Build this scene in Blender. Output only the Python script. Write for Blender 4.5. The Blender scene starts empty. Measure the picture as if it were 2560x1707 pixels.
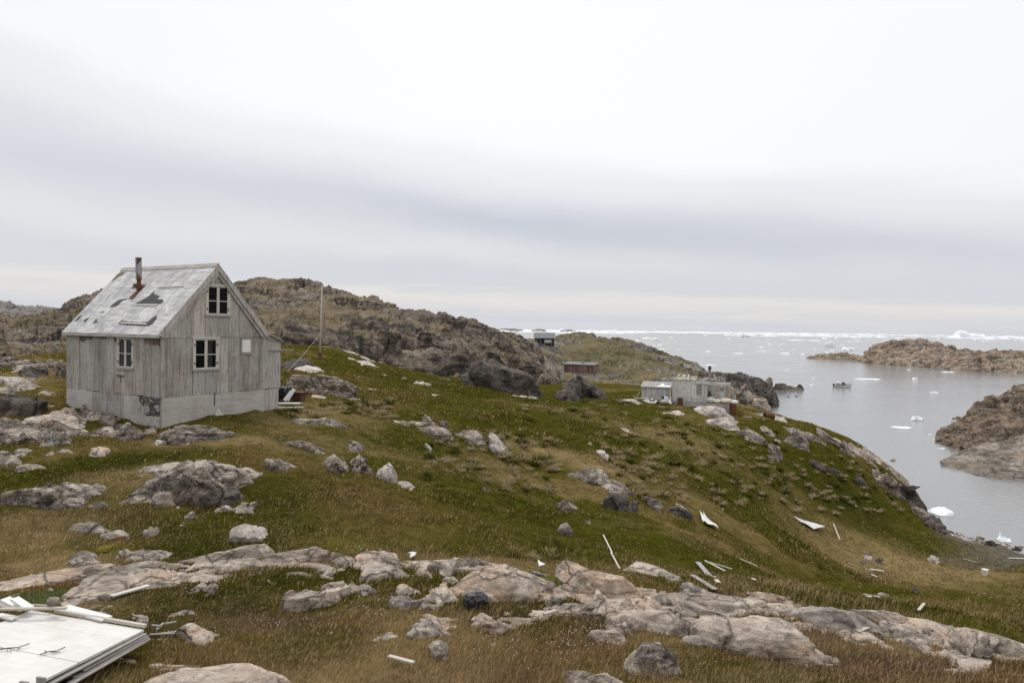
import bpy, bmesh, math, random
import numpy as np
from mathutils import Vector, Matrix
random.seed(11); RNG = np.random.default_rng(7)
C = bpy.context.scene.collection
SC = bpy.context.scene
F, CX, CY, EYE = 1800.0, 1280.0, 853.5, 18.0      # focal length in photo pixels, centre, eye height over the sea
PITCH, ROLL = math.atan(33.5/F), 0.0150
# ------------------------------------------------------------------ camera
cam = bpy.data.cameras.new('camera'); camo = bpy.data.objects.new('camera', cam); C.objects.link(camo)
cam.sensor_width = 36; cam.lens = F/2560*36; cam.clip_end = 120000; cam.clip_start = 0.05
camo.matrix_world = Matrix.Translation((0,0,EYE)) @ Matrix.Rotation(math.pi/2-PITCH,4,'X') @ Matrix.Rotation(ROLL,4,'Z')
SC.camera = camo
MW = np.array(camo.matrix_world.to_3x3())
def ray(px, py):
    d = MW @ np.array([(px-CX)/F, -(py-CY)/F, -1.0])
    return d/d[1]                                   # direction with world y = 1
def at(px, py, Y):                                  # world point seen at that pixel, Y metres ahead
    d = ray(px, py)*Y; return np.array([d[0], d[1], d[2]+EYE])
# ------------------------------------------------------------------ noise (numpy)
def _h(ix, iy, iz, s=0):
    n = (ix.astype(np.int64)*374761393 + iy.astype(np.int64)*668265263 + iz.astype(np.int64)*2147483647*3 + s*1274126177) & 0xffffffff
    n = ((n ^ (n >> 13))*1274126177) & 0xffffffff
    n = ((n ^ (n >> 16))*2246822519) & 0xffffffff
    return ((n ^ (n >> 15)) & 0xffffff)/float(0x1000000)
def vnoise(p, s=0):
    p = np.asarray(p, float); i = np.floor(p).astype(np.int64); f = p-i
    w = f*f*f*(f*(f*6-15)+10); r = 0
    for dx in (0,1):
        for dy in (0,1):
            for dz in (0,1):
                a = (w[:,0] if dx else 1-w[:,0])*(w[:,1] if dy else 1-w[:,1])*(w[:,2] if dz else 1-w[:,2])
                r = r + a*_h(i[:,0]+dx, i[:,1]+dy, i[:,2]+dz, s)
    return r*2-1
def fbm(p, o=5, gain=0.5, lac=2.03, s=0):
    p = np.asarray(p, float); a, r, n = 1.0, 0, 0
    for k in range(o):
        r = r + a*vnoise(p, s+k*17); n += a; a *= gain; p = p*lac+3.7
    return r/n
def ridged(p, o=5, s=0):
    a, r, n = 1.0, 0, 0
    for k in range(o):
        r = r + a*(1-2*np.abs(vnoise(p, s+k*13))); n += a; a *= .5; p = p*2.1+1.3
    return r/n
def cells(p, s=0):                                  # faceted blocks: tilt of each cell's own plane, crack depth
    p = np.asarray(p, float); i = np.floor(p).astype(np.int64)
    f1 = np.full(len(p), 9.0); f2 = np.full(len(p), 9.0); val = np.zeros(len(p))
    for dx in (-1,0,1):
        for dy in (-1,0,1):
            for dz in (-1,0,1):
                c = i+np.array([dx,dy,dz])
                h = [_h(c[:,0],c[:,1],c[:,2],s+k) for k in range(7)]
                v = p-(c+np.stack(h[:3],1)); d = np.sqrt((v*v).sum(1))
                t = (h[3]-.5)*1.1 + v[:,0]*(h[4]-.5)*1.6 + v[:,1]*(h[5]-.5)*1.6 + v[:,2]*(h[6]-.5)*1.6
                m = d < f1
                f2 = np.where(m, f1, np.minimum(f2, d)); val = np.where(m, t, val); f1 = np.where(m, d, f1)
    return val, f2-f1
# ------------------------------------------------------------------ objects
def tag(o, label=None, cat=None, group=None, kind=None):
    if label: o['label'] = label
    if cat: o['category'] = cat
    if group: o['group'] = group
    if kind: o['kind'] = kind
    return o
def empty(name, loc, rz=0, parent=None):
    o = bpy.data.objects.new(name, None); C.objects.link(o); o.location = tuple(loc); o.rotation_euler = (0,0,rz); o.parent = parent
    o.empty_display_size = .2
    return o
def npmesh(name, co, faces, mat, parent=None, col=None, smooth=True):
    me = bpy.data.meshes.new(name); co = np.asarray(co, np.float32); faces = np.asarray(faces, np.int32)
    n, k = faces.shape
    me.vertices.add(len(co)); me.vertices.foreach_set('co', co.ravel())
    me.loops.add(n*k); me.loops.foreach_set('vertex_index', faces.ravel())
    me.polygons.add(n); me.polygons.foreach_set('loop_start', np.arange(n, dtype=np.int32)*k)
    me.update(calc_edges=True)
    if smooth: me.polygons.foreach_set('use_smooth', np.ones(n, bool))
    if col is not None:
        a = me.color_attributes.new('Col', 'FLOAT_COLOR', 'POINT')
        c = np.ones((len(co),4), np.float32); c[:,:3] = col; a.data.foreach_set('color', c.ravel())
    me.materials.append(mat)
    o = bpy.data.objects.new(name, me); C.objects.link(o); o.parent = parent
    return o
class MB:                                           # collects solids of one part into one mesh
    def __init__(s): s.v = []; s.f = []; s.c = []; s.cur = (1,1,1)
    def col(s, *c): s.cur = c if len(c) == 3 else (c[0],)*3; return s
    def raw(s, v, f):
        b = len(s.v); s.v += [tuple(map(float,q)) for q in v]; s.f += [[b+i for i in q] for q in f]; s.c += [s.cur]*len(f); return s
    def box(s, a, b):
        (x0,y0,z0),(x1,y1,z1) = a, b
        return s.raw([(x0,y0,z0),(x1,y0,z0),(x1,y1,z0),(x0,y1,z0),(x0,y0,z1),(x1,y0,z1),(x1,y1,z1),(x0,y1,z1)],
                     [(0,3,2,1),(4,5,6,7),(0,1,5,4),(1,2,6,5),(2,3,7,6),(3,0,4,7)])
    def prism(s, poly, d):                          # polygon (3D points) extruded by vector d
        n = len(poly); p = [Vector(q) for q in poly]; q = [a+Vector(d) for a in p]
        return s.raw(p+q, [list(range(n))[::-1], list(range(n,2*n))]+[(i,(i+1)%n,n+(i+1)%n,n+i) for i in range(n)])
    def bar(s, a, b, w, h, up=(0,0,1)):             # rectangular bar a->b, w sideways, h along up
        a, b = Vector(a), Vector(b); d = (b-a).normalized(); u = Vector(up)
        if abs(d.dot(u)) > .95: u = Vector((0,1,0))
        x = d.cross(u).normalized(); u = x.cross(d).normalized()
        P = [a+x*sx*w/2+u*su*h/2 for su in (-1,1) for sx in (-1,1)]; Q = [q+(b-a) for q in P]
        return s.raw(P+Q, [(0,1,3,2),(4,6,7,5),(0,4,5,1),(1,5,7,3),(3,7,6,2),(2,6,4,0)])
    def tube(s, pts, r, n=8, cap=True):
        pts = [Vector(p) for p in pts]; rr = r if isinstance(r, (list,tuple)) else [r]*len(pts); V = []; Fc = []
        for i, p in enumerate(pts):
            d = (pts[min(i+1,len(pts)-1)]-pts[max(i-1,0)]).normalized()
            u = Vector((0,0,1)) if abs(d.z) < .9 else Vector((1,0,0))
            x = d.cross(u).normalized(); y = d.cross(x)
            V += [p+(x*math.cos(6.2832*k/n)+y*math.sin(6.2832*k/n))*rr[i] for k in range(n)]
        for i in range(len(pts)-1):
            for k in range(n): Fc.append((i*n+k, i*n+(k+1)%n, (i+1)*n+(k+1)%n, (i+1)*n+k))
        if cap: Fc += [tuple(range(n))[::-1], tuple(range((len(pts)-1)*n, len(pts)*n))]
        return s.raw(V, Fc)
    def build(s, name, mat, parent=None, bevel=0, smooth=False, jit=0):
        me = bpy.data.meshes.new(name)
        if jit: s.v = [tuple(q+random.uniform(-jit,jit) for q in p) for p in s.v]
        me.from_pydata(s.v, [], s.f); bm = bmesh.new(); bm.from_mesh(me); bmesh.ops.recalc_face_normals(bm, faces=bm.faces); 
        bm.to_mesh(me); bm.free()
        a = me.color_attributes.new('Col', 'FLOAT_COLOR', 'CORNER'); cc = []
        for p, c in zip(me.polygons, s.c): cc += [c[0],c[1],c[2],1.0]*p.loop_total
        a.data.foreach_set('color', cc)
        if smooth: me.polygons.foreach_set('use_smooth', [True]*len(me.polygons))
        me.materials.append(mat); o = bpy.data.objects.new(name, me); C.objects.link(o); o.parent = parent
        if bevel:
            m = o.modifiers.new('b','BEVEL'); m.width = bevel; m.segments = 1; m.limit_method = 'ANGLE'
        return o
# ------------------------------------------------------------------ materials
class NT:
    def __init__(s, name):
        s.m = bpy.data.materials.new(name); s.m.use_nodes = True; s.t = s.m.node_tree; s.b = s.t.nodes['Principled BSDF']
        s.b.inputs['Roughness'].default_value = .85; s.b.inputs['Specular IOR Level'].default_value = .25
    def n(s, typ, **kw):
        o = s.t.nodes.new(typ)
        for k, v in kw.items():
            if k[0] == '_': setattr(o, k[1:], v)
            else:
                i = o.inputs[int(k[1:])] if k[0] == 'i' and k[1:].isdigit() else o.inputs[k.replace('_',' ')]
                if hasattr(v, 'links') or isinstance(v, bpy.types.NodeSocket): s.t.links.new(v, i)
                else: i.default_value = v
        return o
    def noise(s, vec, scale, detail=4, rough=.55, dist=0):
        return s.n('ShaderNodeTexNoise', Vector=vec, Scale=scale, Detail=detail, Roughness=rough, Distortion=dist).outputs['Fac']
    def ramp(s, fac, stops, interp='LINEAR'):
        o = s.n('ShaderNodeValToRGB', Fac=fac); e = o.color_ramp.elements; o.color_ramp.interpolation = interp
        while len(e) < len(stops): e.new(.5)
        for q, (p, c) in zip(e, stops): q.position = p; q.color = (*(c if isinstance(c,(tuple,list)) else (c,c,c)), 1)
        return o.outputs['Color']
    def mix(s, fac, a, b, mode='MIX'):
        o = s.n('ShaderNodeMix', _data_type='RGBA', _blend_type=mode)
        for i, v in ((0,fac),(6,a),(7,b)):
            if isinstance(v, bpy.types.NodeSocket): s.t.links.new(v, o.inputs[i])
            else: o.inputs[i].default_value = (*v,1) if isinstance(v,(tuple,list)) else v
        return o.outputs[2]
    def math(s, op, a, b=0, c=0):
        o = s.n('ShaderNodeMath', _operation=op)
        for i, v in enumerate((a,b,c)):
            if isinstance(v, bpy.types.NodeSocket): s.t.links.new(v, o.inputs[i])
            else: o.inputs[i].default_value = v
        return o.outputs[0]
    def map(s, vec, scale=(1,1,1), rot=(0,0,0), loc=(0,0,0)):
        return s.n('ShaderNodeMapping', Vector=vec, Scale=scale, Rotation=rot, Location=loc).outputs[0]
    def pos(s): return s.n('ShaderNodeNewGeometry').outputs['Position']
    def obj(s): return s.n('ShaderNodeTexCoord').outputs['Object']
    def attr(s): return s.n('ShaderNodeAttribute', _attribute_name='Col').outputs['Color']
    def col(s, c): s.t.links.new(c, s.b.inputs['Base Color'])
    def bump(s, h, strength, dist):
        o = s.n('ShaderNodeBump', Height=h, Strength=strength, Distance=dist)
        s.t.links.new(o.outputs[0], s.b.inputs['Normal'])
def rock_mat(name, light, mid, dark, lichen=.5, sc=1.0, strata=(0.25,0.1), rot=(.3,.5,.2), crackw=.5, warm=None, moss=0, mc=((.085,.075,.022),(.16,.115,.05))):
    t = NT(name); p = t.map(t.pos(), scale=(sc,sc,sc))
    big = t.noise(p, .55, 6, .62, .6); med = t.noise(p, 3.1, 8, .68, .3); fine = t.noise(p, 17, 6, .7)
    st = t.noise(t.map(p, scale=(.5,.5,5.5), rot=rot), 1.6, 7, .65, .9)
    c = t.ramp(big, [(.38,mid),(.50,light),(.60,mid)])
    if warm: c = t.mix(t.ramp(t.noise(p, .9, 5, .6, .8), [(.5,0),(.60,.85)]), c, warm)
    c = t.mix(t.ramp(st, [(.38,min(1,strata[0]*3)),(.48,0)]), c, dark)
    c = t.mix(t.ramp(st, [(.54,0),(.62,min(1,strata[1]*4))]), c, light)
    li = t.ramp(med, [(.49,0),(.57,1)])
    c = t.mix(t.math('MULTIPLY', li, lichen), c, dark)
    c = t.mix(t.math('MULTIPLY', t.ramp(fine, [(.40,0),(.66,1)]), .45*lichen+.12), c, tuple(x*.55 for x in mid))
    c = t.mix(t.math('MULTIPLY', t.ramp(t.noise(p, 9, 5, .6, .4), [(.56,0),(.66,1)]), .4), c, tuple(min(1,x*1.35) for x in light))
    c = t.mix(t.math('MULTIPLY', t.ramp(t.noise(t.map(p, scale=(1,1,1.6), rot=rot), .32, 5, .6, .9), [(.50,0),(.57,1)]), .62), c, t.mix(1.0, c, (.50,.49,.48), 'MULTIPLY'))
    c = t.mix(t.math('MULTIPLY', t.ramp(t.noise(p, 6.5, 3, .8, .2), [(.60,0),(.625,1)]), .55), c, tuple(x*.8 for x in dark))
    w = t.n('ShaderNodeVectorMath', _operation='ADD', i0=p, i1=t.n('ShaderNodeTexNoise', Vector=p, Scale=1.3, Detail=4).outputs['Color']).outputs[0]
    vor = t.n('ShaderNodeTexVoronoi', _feature='DISTANCE_TO_EDGE', Vector=t.map(w, scale=(.8,.8,1.7), rot=rot), Scale=.75).outputs['Distance']
    cr = t.math('MULTIPLY', t.ramp(vor, [(.0,1),(.035,0)]), crackw)
    c = t.mix(cr, c, tuple(x*.5 for x in dark))
    if moss:
        nz = t.n('ShaderNodeSeparateXYZ', Vector=t.n('ShaderNodeNewGeometry').outputs['Normal']).outputs[2]
        mm = t.math('MULTIPLY', t.ramp(t.math('ADD', t.math('MULTIPLY', nz, .55), t.noise(p, .35, 6, .65, .4)), [(1.02-moss*.5,0),(1.10-moss*.5,1)]), .9)
        g = t.mix(t.ramp(t.noise(p, 1.1, 6, .65), [(.42,0),(.58,1)]), *mc)
        c = t.mix(mm, c, g)
    t.col(c)
    h = t.math('ADD', t.math('MULTIPLY', med, .5), t.math('ADD', t.math('MULTIPLY', fine, .22), t.math('ADD', t.math('MULTIPLY', st, .55), t.math('MULTIPLY', cr, -.5))))
    t.bump(h, 1.0, .16/sc)
    return t.m
M = {}
M['slab'] = rock_mat('pale_pink_granite', (.62,.53,.445), (.44,.37,.31), (.135,.118,.105), .30, 1.0, (.2,.2), rot=(.12,.1,.5), warm=(.54,.38,.265), crackw=.6)
M['grey'] = rock_mat('grey_lichen_gneiss', (.52,.455,.385), (.29,.245,.198), (.045,.04,.035), .8, 1.0, (.25,.14), warm=(.26,.19,.14))
M['dark'] = rock_mat('dark_gneiss', (.17,.148,.128), (.095,.08,.066), (.027,.025,.023), .65, .6, (.3,.1), warm=(.17,.12,.08))
M['white'] = rock_mat('white_granite', (.66,.60,.545), (.48,.425,.375), (.14,.13,.125), .45, .9, (.12,.12), warm=(.45,.36,.29))
M['hill'] = rock_mat('hill_rock', (.29,.235,.18), (.145,.114,.085), (.028,.025,.022), .85, .16, (.4,.2), rot=(.25,.35,.1), warm=(.20,.145,.10), moss=.045, mc=((.10,.078,.03),(.19,.138,.085)))
M['prom'] = rock_mat('promontory_rock', (.33,.31,.275), (.17,.15,.13), (.045,.04,.036), .6, .16, (.25,.14), warm=(.2,.15,.1), moss=.12, mc=((.075,.07,.02),(.16,.12,.05)))
M['far'] = rock_mat('far_hill_rock', (.28,.26,.245), (.18,.167,.156), (.085,.08,.077), .5, .05, (.2,.1), warm=(.2,.16,.125), moss=.0)
M['isle'] = rock_mat('island_rock', (.44,.35,.265), (.25,.195,.15), (.06,.05,.043), .7, .09, (.25,.15), rot=(.9,.3,.4), warm=(.36,.24,.15), moss=-.35)
M['head'] = rock_mat('headland_rock', (.31,.235,.17), (.16,.118,.088), (.038,.032,.028), .7, .3, (.3,.15), rot=(.7,-.35,.3), warm=(.27,.18,.11), moss=-.22)
M['lobe'] = rock_mat('smooth_shore_rock', (.40,.355,.30), (.26,.225,.19), (.07,.062,.056), .4, .35, (.3,.12), rot=(.1,.08,.1), warm=(.3,.23,.16))
M['black'] = rock_mat('black_wet_rock', (.10,.09,.082), (.06,.054,.05), (.02,.019,.018), .5, .3, (.3,.1), warm=(.10,.075,.058))
def plain(name, c, rough=.8, spec=.25, metal=0, var=.25, sc=6, bump=.15):
    t = NT(name); p = t.obj(); n = t.noise(p, sc, 6, .6, .3)
    t.col(t.mix(n, tuple(x*(1-var) for x in c), tuple(min(1,x*(1+var)) for x in c)))
    t.b.inputs['Roughness'].default_value = rough; t.b.inputs['Specular IOR Level'].default_value = spec; t.b.inputs['Metallic'].default_value = metal
    if bump: t.bump(t.noise(p, sc*4, 4), bump, .01)
    return t.m
def wood_mat(name, axis='z', tint=(1,1,1), grain=1.0, stain=.5, dark=(.13,.115,.105)):
    t = NT(name); p = t.obj(); a = t.attr()
    s = {'z':(9,9,.55),'x':(.55,9,9),'y':(9,.55,9)}[axis]
    g1 = t.noise(t.map(p, scale=s), 1.6, 8, .62, .35); g2 = t.noise(t.map(p, scale=tuple(q*3.2 for q in s)), 2.2, 6, .6)
    big = t.noise(p, 1.1, 6, .65, .5); sp = t.noise(p, 14, 5, .7)
    c = t.mix(1.0, a, (*tint,), 'MULTIPLY')
    c = t.mix(t.math('MULTIPLY', t.ramp(g1, [(.38,1),(.52,0)]), .7*grain), c, t.mix(1.0, c, (.50,.46,.43), 'MULTIPLY'))
    c = t.mix(t.math('MULTIPLY', t.ramp(g2, [(.47,0),(.57,1)]), .5*grain), c, t.mix(1.0, c, (1.34,1.33,1.32), 'MULTIPLY'))
    c = t.mix(t.math('MULTIPLY', t.ramp(big, [(.47,0),(.62,1)]), stain), c, t.mix(1.0, c, (.66,.58,.52), 'MULTIPLY'))
    c = t.mix(t.math('MULTIPLY', t.ramp(sp, [(.60,0),(.68,1)]), .7*stain), c, dark)
    c = t.mix(t.math('MULTIPLY', t.ramp(t.noise(p, 5, 7, .7), [(.55,0),(.64,1)]), .45), c, t.mix(1.0, c, (1.35,1.35,1.36), 'MULTIPLY'))
    t.col(c); t.bump(t.math('ADD', g1, t.math('MULTIPLY', g2, .5)), .35, .012)
    return t.m
M['wood'] = wood_mat('weathered_boards','z'); M['woodx'] = wood_mat('weathered_boards_horizontal','x'); M['woody'] = wood_mat('weathered_boards_lengthwise','y')
M['skirt'] = wood_mat('smooth_grey_panel','x',grain=.35,stain=.4); M['skirty'] = wood_mat('smooth_grey_panel_side','y',grain=.35,stain=.4)
M['stained'] = wood_mat('blackened_panel','y', grain=.4, stain=.5)
def _black(m):
    t = NT.__new__(NT); t.m = m; t.t = m.node_tree; t.b = t.t.nodes['Principled BSDF']; p = t.obj()
    old = t.b.inputs['Base Color'].links[0].from_socket; x, y, z = t.n('ShaderNodeSeparateXYZ', Vector=p).outputs
    box = t.math('MULTIPLY', t.ramp(y, [(.0,1),(.80,1),(1.0,0)]), 1.0); yy = t.math('SUBTRACT', 1.0, t.ramp(t.math('ADD', t.math('MULTIPLY', y, .5), t.math('MULTIPLY', t.math('SUBTRACT', t.noise(p, 3, 5, .6), .5), .9)), [(.55,0),(.92,1)]))
    zz = t.math('MULTIPLY', t.ramp(z, [(.22,0),(.42,1)]), 1.0)
    n = t.noise(t.map(p, scale=(1,1.1,2.4)), 2.6, 8, .72, .5)
    k = t.ramp(t.math('MULTIPLY', t.math('ADD', n, .04), t.math('MULTIPLY', yy, zz)), [(.46,0),(.52,1)])
    s = t.ramp(t.noise(t.map(p, scale=(1,2,14)), 3, 6, .7), [(.52,0),(.6,1)])
    c = t.mix(t.math('MULTIPLY', k, .93), old, (.035,.034,.036)); c = t.mix(t.math('MULTIPLY', s, t.math('MULTIPLY', yy, .5)), c, (.06,.056,.055))
    t.col(c)
_black(M['stained'])
M['felt'] = plain('bare_roof_felt', (.075,.075,.08), .9, .2, 0, .25, 5)
M['rust'] = plain('rusty_iron', (.125,.052,.027), .8, .3, .2, .55, 7, .3)
M['zinc'] = plain('dull_zinc_pipe', (.28,.28,.29), .5, .5, .5, .25, 4)
M['paint'] = plain('flaking_white_paint', (.52,.50,.45), .75, .25, 0, .3, 12)
M['white'+'paint'] = plain('white_board_paint', (.70,.69,.665), .65, .25, 0, .07, 3)
M['bleached'] = plain('bleached_timber', (.46,.42,.36), .85, .2, 0, .25, 9)
def panel_mat():
    t = NT('dirty_white_panel'); p = t.obj(); g = t.noise(t.map(p, scale=(.5,7,7)), 2, 7, .65, .3); b = t.noise(p, 1.4, 7, .68, .5)
    c = t.mix(t.ramp(b, [(.42,0),(.58,1)]), (.64,.63,.61), (.56,.545,.515)); c = t.mix(t.math('MULTIPLY', t.ramp(g, [(.42,1),(.5,0)]), .35), c, (.55,.53,.50))
    c = t.mix(t.math('MULTIPLY', t.ramp(t.noise(p, 6, 8, .75), [(.62,0),(.68,1)]), .5), c, (.38,.36,.33)); t.col(c); t.bump(g, .3, .006); t.b.inputs['Roughness'].default_value = .65; return t.m
M['panel'] = panel_mat()
M['greywood'] = plain('grey_timber', (.30,.28,.26), .85, .2, 0, .35, 9)
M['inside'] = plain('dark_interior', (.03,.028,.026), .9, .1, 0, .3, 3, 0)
M['cloth'] = plain('pale_cloth', (.55,.53,.48), .9, .1, 0, .15, 5)
M['blackplastic'] = plain('black_plastic', (.012,.012,.014), .35, .5, 0, .2, 5, .2)
M['snow'] = plain('sea_ice', (.78,.815,.84), .5, .4, 0, .05, .3, .3)
M['reds'] = wood_mat('faded_red_boards','z', dark=(.12,.06,.06))
def glass():
    t = NT('window_glass'); t.t.nodes.remove(t.b)
    f = t.n('ShaderNodeFresnel', IOR=1.45).outputs[0]
    f = t.math('MULTIPLY', f, .22); g = t.n('ShaderNodeBsdfGlossy', Roughness=.05, Color=(.8,.8,.8,1)); tr = t.n('ShaderNodeBsdfTransparent', Color=(.55,.55,.55,1))
    mx = t.n('ShaderNodeMixShader', i0=f, i1=tr.outputs[0], i2=g.outputs[0])
    t.t.links.new(mx.outputs[0], t.t.nodes['Material Output'].inputs['Surface']); return t.m
M['glass'] = glass()
# ------------------------------------------------------------------ sky and light
w = bpy.data.worlds.new('World'); SC.world = w; w.use_nodes = True
class WT(NT):
    def __init__(s): s.t = w.node_tree
T = WT(); bg = w.node_tree.nodes['Background']; out = w.node_tree.nodes['World Output']
SUN_EL, SUN_AZ = math.radians(56), math.radians(-25)
sky = T.n('ShaderNodeTexSky', _sky_type='NISHITA', _sun_disc=False, _sun_elevation=SUN_EL, _sun_rotation=SUN_AZ)
T.t.links.new(sky.outputs[0], bg.inputs['Color']); bg.inputs['Strength'].default_value = .1
gen = T.n('ShaderNodeTexCoord').outputs['Generated']
sx = T.n('ShaderNodeSeparateXYZ', Vector=gen); X, Yv, Z = sx.outputs
hor = T.math('SQRT', T.math('ADD', T.math('MULTIPLY',X,X), T.math('MULTIPLY',Yv,Yv)))
el = T.math('DIVIDE', Z, T.math('MAXIMUM', hor, .02)); az = T.math('ARCTAN2', X, Yv)
cv = T.n('ShaderNodeCombineXYZ', X=T.math('MULTIPLY', az, 1.0), Y=T.math('MULTIPLY', el, 2.6)).outputs[0]
n1 = T.math('SUBTRACT', T.noise(cv, 1.7, 4, .5, .3), .5)
cv2 = T.n('ShaderNodeCombineXYZ', X=T.math('MULTIPLY', az, 2.2), Y=T.math('MULTIPLY', el, 26.0)).outputs[0]
n2 = T.math('SUBTRACT', T.noise(cv2, 1.6, 7, .6, .5), .5)
e1 = T.math('ADD', T.math('ADD', el, T.math('MULTIPLY', az, .10)), T.math('MULTIPLY', n1, .14))
def S(*c): return tuple((x/255/12.92 if x/255 <= .04045 else ((x/255+.055)/1.055)**2.4) for x in c)
up = T.ramp(e1, [(.0,S(214,216,221)),(.05,S(210,212,219)),(.085,S(224,224,227)),(.145,S(203,206,214)),(.215,S(232,233,236)),(.265,S(252,252,252)),(.48,(1.0,1.0,1.0)),(1.0,(1.5,1.5,1.5))], 'EASE')
e2 = T.math('ADD', T.math('ADD', el, T.math('MULTIPLY', az, .02)), T.math('MULTIPLY', n2, .06))
low = T.ramp(e2, [(.0,S(213,216,222)),(.012,S(210,212,219)),(.026,S(219,219,221)),(.040,S(229,226,223)),(.054,S(213,215,220)),(.09,S(210,212,219))])
clo = T.mix(T.ramp(T.math('ADD', el, T.math('MULTIPLY', n2, .02)), [(.055,0),(.105,1)]), low, up)
# soft brighter patch high in the middle, greyer flanks
gx = T.math('POWER', 2.718, T.math('MULTIPLY', T.math('POWER', T.math('ABSOLUTE', T.math('SUBTRACT', az, .02)), 2.0), -3.2))
gy = T.ramp(el, [(.15,0),(.30,1)])
clo = T.mix(T.math('MULTIPLY', T.math('MULTIPLY', T.math('SUBTRACT', 1.0, gx), T.ramp(el, [(.05,0),(.10,1)])), .34), clo, S(236,236,238))
clo = T.mix(T.math('MULTIPLY', T.math('MULTIPLY', gx, gy), .8), clo, (1.0,1.0,1.0))
b2 = T.n('ShaderNodeBackground', Color=clo, Strength=.95)
mx = T.n('ShaderNodeMixShader', i0=.95, i1=bg.outputs[0], i2=b2.outputs[0]); T.t.links.new(mx.outputs[0], out.inputs['Surface'])
sun = bpy.data.lights.new('sun','SUN'); sun.energy = 1.5; sun.angle = math.radians(14); sun.color = (1,.965,.92)
so = bpy.data.objects.new('sun', sun); C.objects.link(so); so.location = (0,0,60)
so.rotation_euler = Vector((-math.sin(SUN_AZ)*math.cos(SUN_EL), -math.cos(SUN_AZ)*math.cos(SUN_EL), -math.sin(SUN_EL))).to_track_quat('-Z','Y').to_euler()
SC.view_settings.view_transform = 'Standard'; SC.view_settings.look = 'None'; SC.view_settings.exposure = 0.1; SC.view_settings.gamma = 1
SC.cycles.use_denoising = True
SC.cycles.max_bounces = 5; SC.cycles.diffuse_bounces = 2; SC.cycles.glossy_bounces = 2; SC.cycles.transparent_max_bounces = 6
# ================================================================== the ground (a real height field in metres)
VIS = [ # photo pixel, distance ahead
(-200,1707,8.5),(0,1707,8.5),(640,1707,8.4),(1280,1707,8.5),(1900,1707,8.6),(2560,1707,8.8),(2750,1690,9),
(0,1465,12.5),(300,1440,12.8),(640,1400,14),(830,1392,14),(1200,1405,13.8),(1420,1440,13.3),(1560,1465,13),(1740,1484,12.8),(1990,1512,12.5),(2200,1550,12),(2400,1595,11.6),(2560,1635,11.2),(2700,1660,11),
(200,1590,9.9),(640,1580,10.3),(1000,1580,10.3),(1280,1580,10.3),(1900,1610,10.4),(2200,1630,10.2),
(0,1380,14.8),(400,1340,16),(500,1250,18.3),(250,1290,17),(100,1200,20),(680,1250,18.5),(680,1330,16.3),(430,1160,21.5),(250,1150,22.5),
(0,1250,18.4),(100,1100,24.5),(0,1120,24),(350,1085,26),(500,1085,26.3),(600,1060,27.5),(402,1077,26.8),(135,1018,30.4),(60,1000,31),(60,950,37),(0,960,36),
(650,1050,29.5),(720,1040,31),(800,1000,38),(760,945,47),(720,866,68),(800,866,69),(880,884,75),(950,907,79),(60,908,48),(140,892,52),(700,930,50),(800,898,59),(900,930,65),(1000,930,75),(900,980,45),(1000,1060,36),(1000,1150,27),(1000,1250,21),(900,1330,17),(850,1200,22),
(800,1110,28),(1100,1380,16.5),(1100,950,70),(1140,985,58),(1240,985,60),(1250,960,82),(1380,1035,55),(1500,1085,49),(1250,1080,40),(1130,1110,33),
(1300,1200,33),(1300,1300,23.3),(1300,1385,17.5),(1200,1270,22),(1200,1330,18.6),(1500,1200,35),(1500,1300,25),(1450,1390,18.5),
(1600,1200,37),(1600,1300,27),(1600,1395,20),(1720,1440,18),(1740,1350,24),
(1640,1000,77),(1740,1008,77),(1840,1018,77),(1600,1045,68),(1500,1000,75),(1350,1000,70),(1420,990,85),(1600,985,92),(1500,965,108),
(1700,1070,64),(1800,1100,58),(1800,1200,46),(1800,1300,36),(1850,1400,28),(1950,1450,25),
(1920,1031,85),(2000,1058,82),(2000,1150,66),(2000,1250,54),(2000,1320,48),(2000,1400,39),(2030,1475,30),
(2100,1085,81),(2165,1109,80),(2200,1160,74),(2200,1240,66),(2200,1320,58),(2200,1400,48),(2200,1500,35),
(2274,1177,75),(2260,1240,71),(2300,1285,70),(2330,1302,68.5),(2400,1345,63.5),(2500,1366,61),(2560,1377,60),(2700,1390,59),
(2400,1400,55),(2400,1480,44),(2400,1550,33),(2560,1450,46.5),(2560,1550,33.5),(2700,1500,40)]
HID = [ # photo column, distance, height over the sea
(0,5,14.6),(1280,5,14.7),(2560,5,14.7),(0,2.5,15.8),(1280,2.5,15.9),(2560,2.5,15.9),(0,1,16.3),(1280,1,16.3),(2560,1,16.3),(-800,1,16.3),(3300,1,16.3),
(-800,8,14.2),(-800,20,14.2),(-800,45,16),(-800,120,17),(3300,8,13.5),(3300,20,9),(3300,40,3),(3300,60,-1.5),(2900,25,9),
(2560,20,10.3),(2300,22,10.3),(2000,20,10.9),(1800,17,12.2),
(1740,100,9.2),(1740,130,7.2),(1840,100,7.5),(1860,125,3),(1860,150,-1.5),(1920,100,3),(1920,115,-1.5),(2000,95,2.5),(2000,108,-2),(2165,87,2),(2165,96,-2),(2230,80,2.2),(2230,90,-2),(2274,80,.6),(2280,86,-2),
(2325,76,-2),(2400,70,-2),(2560,67,-2),(2700,66,-2),(2560,120,-3),(2300,150,-3),(2000,180,-3),(1950,300,-3),(2700,300,-3),(3300,300,-3),(3300,120,-3),
(600,90,14),(0,90,14),(1000,120,9),(1000,300,3),(0,300,6),(-800,300,6),(1400,200,3),(1400,300,-2),(1700,220,-3),(1700,300,-3)]
P = [at(*v) for v in VIS]+[np.array([ray(px,853)[0]*Y, Y, z]) for px,Y,z in HID]
P = np.array(P)
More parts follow.
